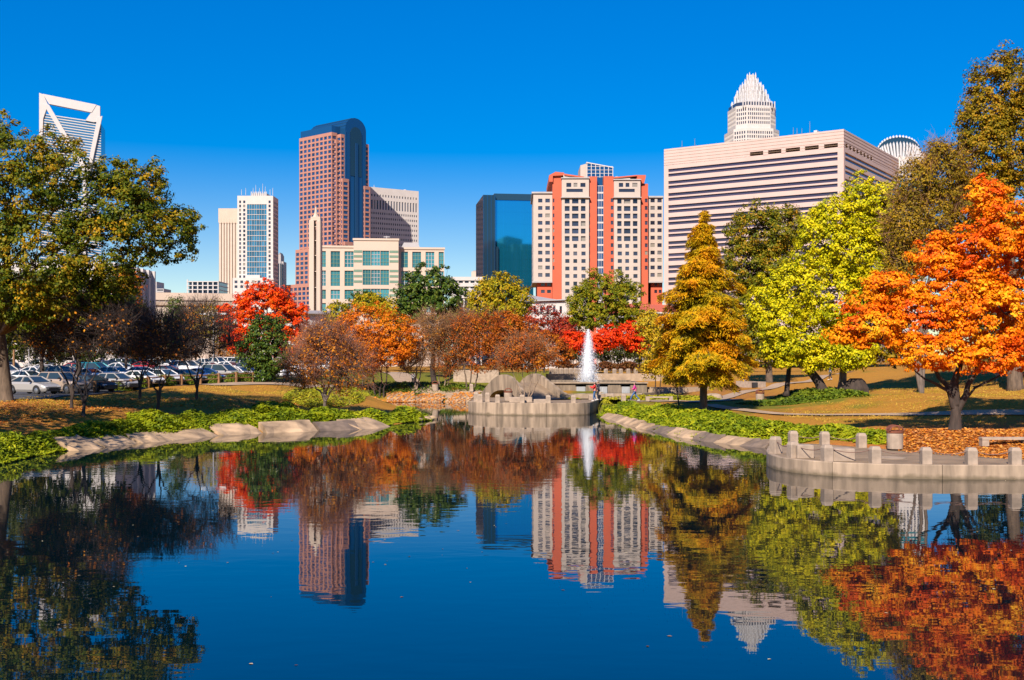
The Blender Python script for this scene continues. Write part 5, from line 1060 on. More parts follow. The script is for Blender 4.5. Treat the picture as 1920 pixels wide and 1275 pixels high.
# ------------------------------------------------------------------ paved overlooks
def deck(name, label, wallpts, poly, z, wall_mat, top_mat, th):
    root = empty(name, (wallpts[0][0], wallpts[0][1], 0), 0, label, 'terrace'); ox, oy = wallpts[0]
    p = [Vector((x-ox, y-oy, 0)) for x, y in wallpts]; s = [p[0]]
    for a, c in zip(p, p[1:]):
        n = max(2, int((c-a).length/.6))
        for k in range(1, n+1): s.append(a + (c-a)*k/n)
    for _ in range(3):
        s = [s[0]] + [s[i]*.5 + (s[i-1]+s[i+1])*.25 for i in range(1, len(s)-1)] + [s[-1]]
    mb = MB(); inn = []
    for i, q in enumerate(s):
        t = (s[min(i+1, len(s)-1)] - s[max(i-1, 0)]).normalized(); inn.append(q + Vector((-t.y, t.x, 0))*th)
    seams = [0]; acc = 0
    for i in range(1, len(s)):
        acc += (s[i]-s[i-1]).length
        if acc > 4.6 or i == len(s)-1: seams.append(i); acc = 0
    for a, c in zip(seams, seams[1:]):
        mb = MB(); n = c-a+1; V = []
        for i in range(a, c+1):
            o, k = s[i].copy(), inn[i].copy()
            if i == a and i: d_ = (s[i+1]-s[i]).normalized()*.03; o += d_; k += d_
            V += [(o.x, o.y, -1.2), (o.x, o.y, z-.03), (o.x+(k.x-o.x)*.08, o.y+(k.y-o.y)*.08, z), (k.x, k.y, z), (k.x, k.y, -1.2)]
        fs = [(i*5+j, (i+1)*5+j, (i+1)*5+j+1, i*5+j+1) for i in range(n-1) for j in range(4)] + [(4, 3, 2, 1, 0), tuple((n-1)*5+j for j in range(5))]
        mb.add(V, fs); mb.build('wall_segment', wall_mat, root)
    nb = len(poly) - len(wallpts); top = [(q.x, q.y) for q in inn] + [(x-ox, y-oy) for x, y in poly[len(wallpts):]]
    mb = MB(); mb.prism(top, z-.35, z-.012); mb.build('paving', top_mat, root)
    return root
deck('paved_overlook', 'curved concrete overlook with a low wall at the water under the orange maple', PL_NEAR, DECK_NEAR, Z_NEAR, M['wall_concrete'], M['paving'], .24)
deck('paved_overlook', 'far curved concrete overlook in front of the arched stone bridge', PL_FARX, DECK_FAR, Z_FAR, M['wall_concrete'], M['paving'], .3)
mb = MB(); c = W(1668, 858, Z_NEAR); mb.lathe([(.75, 0), (.75, .02), (.6, .035)], 20, (c[0], c[1], Z_NEAR-.012)); tag(mb.build('manhole_cover', M['concrete']), 'pale round manhole cover in the near paved overlook', 'manhole cover')
def inside(x, y, poly, m):                # slide a point away from the water until it stands m metres inside the paving
    while float(sdist(np.array([x]), np.array([y]), poly)[0]) > -m and y < 140: y += .1; x += .1*x/y
    return x, y
def bollard_mesh(wd, h):
    mb = MB(); a = wd/2; lo = [(-a, -a), (a, -a), (a, a), (-a, a)]
    mb.bevel_box(-a, a, -a, a, 0, h*.86, .03); mb.v = mb.v[:16]; mb.f = [f for f in mb.f if max(f) < 16]
    b = 8; t = [(x*.72, y*.72, h) for x, y, _ in mb.v[8:16]]; mb.add(t, []); 
    for k in range(8): mb.f.append((8+k, 8+(k+1) % 8, 16+(k+1) % 8, 16+k))
    mb.f.append(tuple(range(16, 24))); return mb
proto = bollard_mesh(.46, .78).build('bollard', M['pale_concrete'])
BP = {}; nb_ = 0
def bollard(px, py, z, label, group, h=1.0, rz=0):
    global nb_
    o = proto if nb_ == 0 else proto.copy(); 
    if nb_: COL.objects.link(o)
    nb_ += 1; x, y = W(px, py, z); x, y = inside(x, y, DECK_NEAR if z == Z_NEAR else DECK_FAR, .42) if 'back' not in label and 'juniper' not in label and 'pink' not in label else (x, y); o.location = (x, y, z-.02); o.rotation_euler = (0, 0, rz); o.scale = (1, 1, h); tag(o, label, 'bollard', group); return Vector((x, y, z))
near = [bollard(*a, 'concrete bollards round the near overlook', h_, r_) for a, h_, r_ in (((1454, 850, Z_NEAR, 'stocky chained concrete bollard at the curved end of the near overlook'), 1.1, .5), ((1487, 857.5, Z_NEAR, 'concrete bollard touching the taller of the two block seats'), 1.0, .3), ((1550.5, 865.5, Z_NEAR, 'concrete bollard touching the wider of the two block seats'), 1.0, .2),
        ((1640.5, 870.5, Z_NEAR, 'concrete bollard in front of the manhole cover'), 1.0, .1), ((1736, 872.5, Z_NEAR, 'concrete bollard between the manhole cover and the bench side'), 1.0, 0), ((1821, 872, Z_NEAR, 'concrete bollard in front of the end of the concrete bench'), 1.0, 0), ((1903, 870.5, Z_NEAR, 'concrete bollard nearest the picture edge on the near overlook'), 1.0, 0))]
back = [bollard(*a, 'concrete bollards behind the near overlook', 1.0, .1) for a in ((1487, 833.5, Z_NEAR, 'back row bollard in the juniper behind the taller block seat'), (1546, 835, Z_NEAR, 'back row bollard in the juniper behind the wider block seat'), (1615, 838.5, Z_NEAR, 'back row bollard beside the rust topped trash can'))]
far = [bollard(px, py, Z_FAR, lab, 'concrete bollards round the far overlook', h_) for px, py, lab, h_ in ((884, 756, 'bollard at the very tip of the far overlook', 1.25), (892.5, 757, 'tall bollard second from the tip of the far overlook', 1.2), (900.5, 757.2, 'lower bollard third from the tip of the far overlook', 1.0), (914, 753, 'back row bollard behind the tip of the far overlook', 1.15), (933, 758.6, 'bollard in front of the rust topped trash can on the far overlook', 1.0),
       (979, 759, 'bollard under the pale crape myrtle on the far overlook', 1.0), (1028, 758.5, 'bollard in the middle of the far overlook wall', .95), (1075, 757, 'bollard before the yellow planting on the far overlook', .95), (1123, 753.5, 'bollard next to the person in red', 1.0), (1169, 752, 'bollard on the walk in front of the person in pink', .9))]
def chain(a, b, h, label, group, sag=.22):
    n = 10; p = [a + (b-a)*(i/n) + Vector((0, 0, h - sag*4*(i/n)*(1-i/n))) for i in range(n+1)]
    mb = MB(); mb.tube(p, .022, 5); tag(mb.build('chain', M['chain']), label, 'chain', group)
cl = ['rusty chain slung from the bollard at the curved end', 'rusty chain drooping over the taller block seat', 'rusty chain drooping over the wider block seat', 'rusty chain above the manhole cover', 'rusty chain before the leaf litter', 'rusty chain before the concrete bench']
for i, l in enumerate(cl): chain(near[i], near[i+1], .66, l, 'chains between the near bollards')
chain(back[0], back[1], .6, 'thin chain between the two bollards in the juniper', 'chains behind the near overlook'); chain(back[1], back[2], .6, 'thin chain leading towards the trash can', 'chains behind the near overlook')
def block(px0, px1, py, z, dep, h, label, cat='seat', name='block_seat', rz=.0):
    x0, y = W(px0, py, z); x1, _ = W(px1, py, z); mb = MB(); wd = x1-x0; xm, y = inside((x0+x1)/2, y, DECK_NEAR if z == Z_NEAR else DECK_FAR, .25); x0, x1 = xm-wd/2, xm+wd/2
    mb.bevel_box(-wd/2, wd/2, 0, dep, 0, h, .04); mb.box(-wd/2+.1, wd/2-.1, .08, dep-.08, -.06, 0); o = mb.build(name, M['pale_concrete']); o.location = ((x0+x1)/2, y, z+.0); o.rotation_euler = (0, 0, rz); tag(o, label, cat, 'concrete block seats'); return o
block(1495, 1528, 859, Z_NEAR, .8, .62, 'taller concrete block seat on the near overlook', rz=.12); block(1563, 1605, 864.5, Z_NEAR, .9, .58, 'wider concrete block seat on the near overlook', rz=.08)
block(1103, 1128, 757.5, Z_FAR, .7, .5, 'low concrete block seat in front of the person in red'); block(1134, 1152, 756.5, Z_FAR, .7, .55, 'pale concrete block seat between the two walkers'); block(1000, 1032, 760, Z_FAR, .6, .35, 'long low block seat in the middle of the far overlook')
block(955, 998, 754.5, Z_FAR, .7, .5, 'block seat beneath the pale crape myrtle')
def bench(px0, px1, py, z, label):
    if z is None: y = 57.5; x0, x1 = X(px0, y), X(px1, y); z = T(x0+.8, y)+.02
    else: x0, y = W(px0, py, z); x1, _ = W(px1, py, z)
    r = empty('bench', (x0, y, z), 0, label, 'bench', 'concrete benches'); wd = x1-x0
    mb = MB(); mb.bevel_box(0, wd, 0, .5, .34, .46, .02); mb.build('seat', M['pale_concrete'], r)
    for x in (0, wd-.38):
        mb = MB(); mb.bevel_box(x+.01, x+.37, .02, .48, 0, .338, .02); mb.build('support', M['pale_concrete'], r)
bench(1842, 1935, 836, None, 'concrete slab bench on the orange leaf litter'); bench(1211, 1262, 752.5, Z_FAR+.02, 'concrete slab bench behind the walker in pink')
def bin_(px, py, z, label, s=1.0):
    x, y = W(px, py, z); r = empty('trash_can', (x, y, z), 0, label, 'trash can', 'concrete trash cans with rust coloured tops')
    mb = MB(); mb.lathe([(.36, 0), (.40, .03), (.42, .80), (.40, .84)], 22); mb.build('body', M['pale_concrete'], r)
    mb = MB(); mb.lathe([(.43, .842), (.44, .95), (.40, .97)], 22); mb.build('lid_rim', M['rust'], r)
    mb = MB()
    for k in (-1, 1): mb.tube([(.36*math.cos(a), k*.0+.30*k, .97+.26*math.sin(a)) for a in np.linspace(0, math.pi, 9)], .045, 5)
    mb.add([(.36*math.cos(a), y_, .97+.26*math.sin(a)) for a in np.linspace(.9, math.pi, 8) for y_ in (-.3, .3)], [(2*i, 2*i+1, 2*i+3, 2*i+2) for i in range(7)]); mb.build('lid_hood', M['rust'], r); r.scale = (s, s, s)
bin_(1678, 842, Z_NEAR+.05, 'rust topped concrete trash can on the near overlook'); bin_(953, 752, Z_FAR, 'rust topped concrete trash can on the far overlook'); bin_(1425, 754, 1.45, 'rust topped concrete trash can by the path near the ginkgos', .9)
bin_(816, 733, 1.18, 'rust topped concrete trash can by the lawn path'); bin_(1398, 722, 1.9, 'tiny rust topped trash can at the fork of the far path', .9)

# arched stone bridge
br = empty('stone_bridge', (*W(1018, 746, 1.2), 1.15), 0, 'arched pale concrete footbridge with solid curved parapets', 'bridge')
e0 = Vector((*W(1018, 746, 1.2), 0)); e1 = Vector((X(934, 124), 124, 0)) ; axv = (e1-e0); Lb = axv.length; ax = axv/Lb; sd = Vector((-ax.y, ax.x, 0))   # sd: towards the left of travel
def hump(t): return 1.55*math.sin(math.pi*min(max(t, 0), 1))**1.15
def para(side, h0, t0, t1, mat, arch):
    mb = MB(); n = 28; V = []; off = 2.0*side
    for i in range(n+1):
        t = t0 + (t1-t0)*i/n; fl = .9*max(0, .25-t)**1.2*2 if side < 0 else .35*max(0, .2-t)
        c = ax*(t*Lb) + sd*(off + side*fl*1.6); top = hump(t) + .30 + h0*.85*math.sin(math.pi*(t-t0)/(t1-t0))**.5 if True else 0
        a_ = (t-.52)/.30; low = -1.0 if (abs(a_) > 1 or not arch) else -.35 + 1.15*math.sqrt(1-a_*a_)
        for o in (-.18, .18):
            q = c + sd*o; V += [(q.x, q.y, low), (q.x, q.y, top)]
    fs = []
    for i in range(n):
        k = i*4; fs += [(k, k+1, k+5, k+4), (k+2, k+6, k+7, k+3), (k+1, k+3, k+7, k+5), (k, k+4, k+6, k+2)]
    fs += [(0, 2, 3, 1), (n*4, n*4+1, n*4+3, n*4+2)]; mb.add(V, fs); return mb.build('parapet', mat, br)
br_m = plain('bridge_concrete', (.30, .225, .155), .85, .5, .9, bump=.2, stretch=(2.2, 2.2, .35))
para(1, .72, .02, 1.02, br_m, True); para(-1, .8, -.08, .95, br_m, True)
mb = MB(); V = []; n = 24
for i in range(n+1):
    t = i/n; z_ = hump(t); c = ax*(t*Lb)
    a_ = (t-.52)/.30; low = -1.0 if abs(a_) > 1 else -.35+1.15*math.sqrt(1-a_*a_)
    for o, zz_ in ((1.81, z_), (-1.81-.9*max(0, .25-t)*1.5, z_), (-1.81, low), (1.81, low)): q = c + sd*o; V.append((q.x, q.y, zz_))
mb.add(V, [(i*4+j, i*4+(j+1) % 4, (i+1)*4+(j+1) % 4, (i+1)*4+j) for i in range(n) for j in range(4)]); mb.build('deck', M['paving'], br)

# fountain: lower pool, upper basin with spillways, jet
fo = empty('fountain', (X(1103, 131), 131, 1.35), 0, 'terraced concrete fountain with an upper basin spilling into a lower pool', 'fountain')
fx, fy = fo.location.x, fo.location.y; zt = 2.45-1.35
def lx(px, D): return X(px, D)-fx
mb = MB(); xl, xr = lx(1040, 127), lx(1205, 127); ds = [lx(p, 127) for p in (1079, 1099, 1122, 1140, 1164, 1182)]
u = xl
for a, c in zip(ds[::2], ds[1::2]): mb.box(u, a, -4, -3.4, -.6, zt); mb.box(a, c, -4, -3.4, -.6, zt-.35); mb.box(a, c, -4.05, -3.4, zt-.12, zt+.02); u = c
mb.box(u, xr, -4, -3.4, -.6, zt); mb.box(xl-.5, xl, -4, 9, -.6, zt); mb.box(xr, xr+.5, -4, 9, -.6, zt); mb.box(xl, xr, 8.4, 9, -.6, zt+.15); mb.build('basin_wall', M['wet_concrete'], fo)
mb = MB(); mb.box(xl-.6, xr+.6, -4.25, -3.4, zt+.024, zt+.16); mb.build('basin_cap', M['concrete'], fo)
mb = MB(); mb.quad((xl, -3.4, zt-.08), (xr, -3.4, zt-.08), (xr, 8.4, zt-.08), (xl, 8.4, zt-.08)); mb.build('basin_water', M['water'], fo)
for a, c in zip(ds[::2], ds[1::2]):
    mb = MB(); mb.box(a+.05, c-.05, -4.3, -4.06, -.45, zt-.36) if False else mb.prism_yz([(-4.02, zt-.34), (-4.18, zt-.42), (-4.3, -.40), (-4.1, -.40), (-4.02, zt-.5)], a+.1, c-.1); mb.build('water_sheet', plain('falling_water', (.35, .36, .36), .25, .25, 6, spec=.6, stretch=(4, 1, .2)), fo)
yl0, yl1 = 116.5-fy, -4
mb = MB(); xa, xb = lx(1050, 117), lx(1235, 125); mb.add([(xa, yl0, .12), (xb-3, yl0+1.5, .12), (xb, yl1, .12), (xl, yl1, .12)], [(0, 1, 2, 3)]); mb.build('pool_water', M['water'], fo)
mb = MB()
for (p, q) in (((xa, yl0), (xb-3, yl0+1.5)), ((xb-3, yl0+1.5), (xb+2.2, yl1+1))):
    p, q = Vector((*p, 0)), Vector((*q, 0)); d = (q-p).normalized(); nn = Vector((d.y, -d.x, 0))*.35
    mb.prism([(p.x, p.y), (p.x+nn.x, p.y+nn.y), (q.x+nn.x, q.y+nn.y), (q.x, q.y)][::1], -.6, .30)
mb.build('pool_kerb', M['concrete'], fo)
jet = empty('fountain_jet', (X(1103, 131), 131, 2.36), 0, 'tall white water jet rising from the fountain', 'water jet')
spray_m, t_, b__ = new_mat('spray'); b__.inputs['Base Color'].default_value = (.93, .95, .97, 1); b__.inputs['Roughness'].default_value = .5
tr = t_.nodes.new('ShaderNodeBsdfTranslucent'); tr.inputs[0].default_value = (.93, .95, .97, 1); ms = t_.nodes.new('ShaderNodeMixShader'); ms.inputs[0].default_value = .5
t_.links.new(b__.outputs[0], ms.inputs[1]); t_.links.new(tr.outputs[0], ms.inputs[2]); t_.links.new(ms.outputs[0], t_.nodes['Material Output'].inputs[0])
hj = Z(617, 131) - 2.36
n = 26000; u = RNG.random(n); zz_ = hj*(1-u**.62); rr = (.14 + 1.25*((hj-zz_)/hj)**.8)*np.abs(RNG.normal(0, .46, n)); a = RNG.uniform(0, 6.283, n)
C = np.stack([rr*np.cos(a), rr*np.sin(a), zz_], 1); leaves_mesh('spray', C, RNG.normal(0, 1, (n, 3)), .17, .035, spray_m, jet, np.tile([0, 0, 1.], (n, 1)), .4)
mb = MB(); mb.lathe([(.66, 0), (.66, hj*.2), (.54, hj*.45), (.35, hj*.68), (.16, hj*.87), (.02, hj)], 14); mb.build('water_core', spray_m, jet, True)
# low walls, hedge and fence behind the fountain
def wall_(name, label, pts, th, h, mat, cat, z0=None):
    root_p = pts[0]; mb = MB(); z0_ = z0 if z0 is not None else min(T(*p) for p in pts)
    for a, c in zip(pts, pts[1:]):
        a, c = Vector((*a, 0)), Vector((*c, 0)); d = (c-a).normalized(); nn = Vector((-d.y, d.x, 0))*th
        mb.prism([(a.x, a.y), (c.x, c.y), (c.x+nn.x, c.y+nn.y), (a.x+nn.x, a.y+nn.y)], z0_-.8, z0_+h)
    return tag(mb.build(name, mat), label, cat)
wall_('retaining_wall', 'long low concrete retaining wall behind the fountain basin', [g2(1028, 146), g2(1100, 150), g2(1250, 148)], .5, .9, M['concrete'], 'wall', 2.35)
wall_('retaining_wall', 'curved low wall by the steps right of the fountain', [g2(1205, 128), g2(1260, 126), g2(1330, 128)], .5, .55, M['concrete'], 'wall', 1.5)
wall_('retaining_wall', 'pale low wall beside the far path below the dark oak', [g2(1380, 134), g2(1430, 130)], .5, .6, M['pale_concrete'], 'wall', 2.0)
wall_('retaining_wall', 'white garden wall behind the orange crape myrtle', [g2(850, 160), g2(935, 158)], .5, 1.0, M['pale_concrete'], 'wall', 2.6)
fp = bollard_mesh(.5, 1.0)
for i, px in enumerate((1034, 1043, 1052, 1061, 1070, 1079, 1088)):
    o = proto.copy(); COL.objects.link(o); x, y = g2(px, 151); o.location = (x, y, 3.0); o.scale = (1.1, 1.1, 1.25); tag(o, 'short square post on the wall between bridge and fountain jet', 'bollard', 'square posts on the wall behind the fountain')
for i, px in enumerate((1136, 1152, 1164, 1178, 1192)):
    o = proto.copy(); COL.objects.link(o); x, y = g2(px, 151); o.location = (x, y, 3.1); o.scale = (.9, .9, 1.0); tag(o, 'short pale post below the dark hedge by the fountain jet', 'bollard', 'pale posts below the dark hedge')
hd_m = leaf('hedge_leaf', [(.07, .025, .015), (.14, .05, .02), (.2, .09, .02)], .2)
def hedge(name, label, pts, w_, h, n, mat, z=None):
    P_ = []
    for a, c in zip(pts, pts[1:]):
        a, c = np.array(a), np.array(c); k = n//(len(pts)-1); t = RNG.random((k, 1)); q = a + (c-a)*t + RNG.uniform(-w_/2, w_/2, (k, 2)); P_.append(q)
    q = np.concatenate(P_); zz = terrain(q[:, 0], q[:, 1]) if z is None else np.full(len(q), z)
    C = np.stack([q[:, 0], q[:, 1], zz + RNG.random(len(q))**.6*h*(.85+.15*np.sin(q[:, 0]*2))], 1)
    return tag(leaves_mesh(name, C, np.tile([0, -.5, .7], (len(C), 1)), .3, .18, mat, None), label, 'hedge')
hedge('hedge', 'dark red brown clipped hedge behind the fountain jet', [g2(1050, 157), g2(1120, 160), g2(1210, 158)], 1.6, 1.3, 7000, hd_m, 3.5)
def fence(name, label, pts, n, h, mat, pw, rails, cat='fence', zs=None, rr=.06):
    pts = [Vector((*p, T(*p) if zs is None else zs)) for p in pts]; root = empty(name, pts[0], 0, label, cat); o = pts[0]
    tot = [0]
    for a, c in zip(pts, pts[1:]): tot.append(tot[-1] + (c-a).length)
    def at(s):
        for i in range(len(pts)-1):
            if s <= tot[i+1] + 1e-6: f = (s-tot[i])/(tot[i+1]-tot[i]); return pts[i]+(pts[i+1]-pts[i])*f
    P_ = [at(tot[-1]*i/(n-1)) for i in range(n)]; P_ = [Vector((p.x, p.y, T(p.x, p.y) if zs is None else zs)) - o for p in P_]
    for p in P_: mb = MB(); mb.tube([(p.x, p.y, p.z-.3), (p.x, p.y, p.z+h)], pw, 8); mb.build('post', mat, root)
    for hh in rails:
        for a, c in zip(P_, P_[1:]): mb = MB(); mb.tube([a+Vector((0, 0, hh)), c+Vector((0, 0, hh))], rr, 6); mb.build('rail', mat, root)
fence('wooden_fence', 'low round post wooden fence along the edge of the car park', [g2(150, 92), g2(183, 95), g2(330, 106), g2(473, 115.5), g2(570, 122)], 14, 1.05, M['wood'], .15, (.92, .5))
fence('metal_fence', 'black metal fence above the dark hedge behind the fountain', [g2(1056, 168), g2(1215, 168)], 26, 1.5, M['black'], .05, (1.4, .2), zs=4.2, rr=.04)
shr = leaf('shrub_leaf', [(.05, .08, .008), (.12, .17, .012), (.2, .22, .02)], .2)
for k, (px, D) in enumerate(((228, 99.5), (262, 102), (312, 106), (352, 109), (400, 112), (440, 114.5), (462, 117), (300, 104.5))):
    g = G(px, D); n = 1400; d = unit(RNG.normal(0, 1, (n, 3))); d[:, 2] = np.abs(d[:, 2]); r = RNG.uniform(.7, 1.05, (n, 1)); C = d*r*np.array([1.0, .8, 1.05])
    o = leaves_mesh('shrub', C, d + np.array([0, 0, .3]), .17, .10, shr, None); o.location = g
    tag(o, 'rounded green shrub just behind the wooden fence', 'shrub', 'rounded shrubs behind the wooden fence')
# boulder and plaque by the walk
mb = MB(); ring = []
for r, z in ((1.0, -.2), (1.0, .25), (.8, .5), (.35, .62)):
    for k in range(10): a = k*.628; ring.append((math.cos(a)*r*.95*R.uniform(.9, 1.1), math.sin(a)*r*.5*R.uniform(.9, 1.1), z*.9))
mb.add(ring, [(i*10+k, i*10+(k+1) % 10, (i+1)*10+(k+1) % 10, (i+1)*10+k) for i in range(3) for k in range(10)] + [tuple(range(30, 40))]); o = mb.build('boulder', M['concrete'], None, True); o.location = G(1337, 112, .05); tag(o, 'smooth grey boulder in the planting beside the cypress trunk', 'boulder')
mb = MB(); mb.bevel_box(-.6, .6, -.3, .3, 0, .6, .05); o = mb.build('utility_box', M['black']); o.location = G(1420, 131); tag(o, 'small black utility box beside the pale low wall', 'utility box')
for px, D, lab in ((1605, 94, 'dark weathered boulder beside the straight ginkgo trunk'),):
    mb = MB(); ring = []
    for r, z in ((1.0, -.2), (1.05, .5), (.8, 1.1), (.4, 1.35)):
        for k in range(9): a = k*.698; ring.append((math.cos(a)*r*1.1*R.uniform(.8, 1.15), math.sin(a)*r*.8*R.uniform(.8, 1.1), z))
    mb.add(ring, [(i*9+k, i*9+(k+1) % 9, (i+1)*9+(k+1) % 9, (i+1)*9+k) for i in range(3) for k in range(9)] + [tuple(range(27, 36))]); o = mb.build('boulder', M['dark_bark'], None, False); o.location = G(px, D, -.1); tag(o, lab, 'boulder')
# ------------------------------------------------------------------ lamps, cars, people
def lamp(name, px, D, top_py, label, style, r=.07):
    g = G(px, D); h = Z(top_py, D) - g.z; root = empty(name, g, 0, label, 'street lamp'); mb = MB(); mb.tube([(0, 0, -.2), (0, 0, .4), (0, 0, h)], [r*1.6, r*1.1, r*.7], 8); mb.build('pole', M['grey_metal'] if style != 'wood' else M['wood'], root)
    if style == 'twin':
        for s in (-1, 1):
            mb = MB(); mb.tube([(0, 0, h-.15), (s*.5, 0, h+.1), (s*1.0, 0, h)], .05, 6); mb.build('arm', M['grey_metal'], root)
            mb = MB(); mb.bevel_box(s*1.25-.4, s*1.25+.4, -.25, .25, h-.12, h+.08, .04); mb.build('lamp_head', M['white'], root)
    elif style == 'single':
        mb = MB(); mb.tube([(0, 0, h), (.15, 0, h+.25), (.7, 0, h+.3)], .05, 6); mb.build('arm', M['grey_metal'], root)
        mb = MB(); mb.bevel_box(.5, 1.1, -.2, .2, h+.2, h+.36, .04); mb.build('lamp_head', M['white'], root)
    elif style == 'sign':
        mb = MB(); mb.box(-.02, .02, -.25, .25, h-.5, h); mb.box(-.2, .2, -.09, -.075, h-.55, h-.05); mb.build('sign_plate', M['grey_metal'], root)
lamp('street_lamp', 400, 140, 588, 'twin headed white lamp standing over the car park by the beige structure', 'twin'); lamp('street_lamp', 54, 132, 650, 'short pale lamp post among the back rows of cars', 'single')
lamp('utility_pole', 26, 128, 620, 'wooden utility pole just beside the thick oak trunk', 'wood', .12); lamp('sign_post', 1869, 102, 692, 'thin post with a small plate on the grassy slope', 'sign', .04)

def car_mats(): 
    out = {}
    for n, c, mt in (('white', (.72, .72, .72), 0), ('silver', (.40, .385, .365), .2), ('tan', (.40, .31, .24), .1), ('grey', (.16, .17, .18), .4), ('black', (.015, .016, .02), .1), ('navy', (.015, .03, .10), .2), ('blue', (.03, .10, .30), .3), ('teal', (.01, .22, .27), .3), ('red', (.38, .02, .02), .1), ('maroon', (.12, .015, .02), .2), ('green', (.03, .08, .06), .2)):
        m, t, b = new_mat('paint_' + n); b.inputs['Base Color'].default_value = (*[.85*v for v in c], 1); b.inputs['Metallic'].default_value = mt; b.inputs['Roughness'].default_value = .32; b.inputs['Coat Weight'].default_value = .35; b.inputs['Coat Roughness'].default_value = .06
        nz = t.nodes.new('ShaderNodeTexNoise'); nz.inputs['Scale'].default_value = 2; mr = t.nodes.new('ShaderNodeMapRange'); mr.inputs[3].default_value = .26; mr.inputs[4].default_value = .42; t.links.new(nz.outputs[0], mr.inputs[0]); t.links.new(mr.outputs[0], b.inputs['Roughness']); out[n] = m
    return out
PAINT = car_mats(); cglass = glass('car_glass', (.02, .035, .045), .05, .3)
head_m = plain('headlight', (.75, .76, .78), .15, .05); tail_m = plain('taillight', (.45, .01, .01), .25, .1)
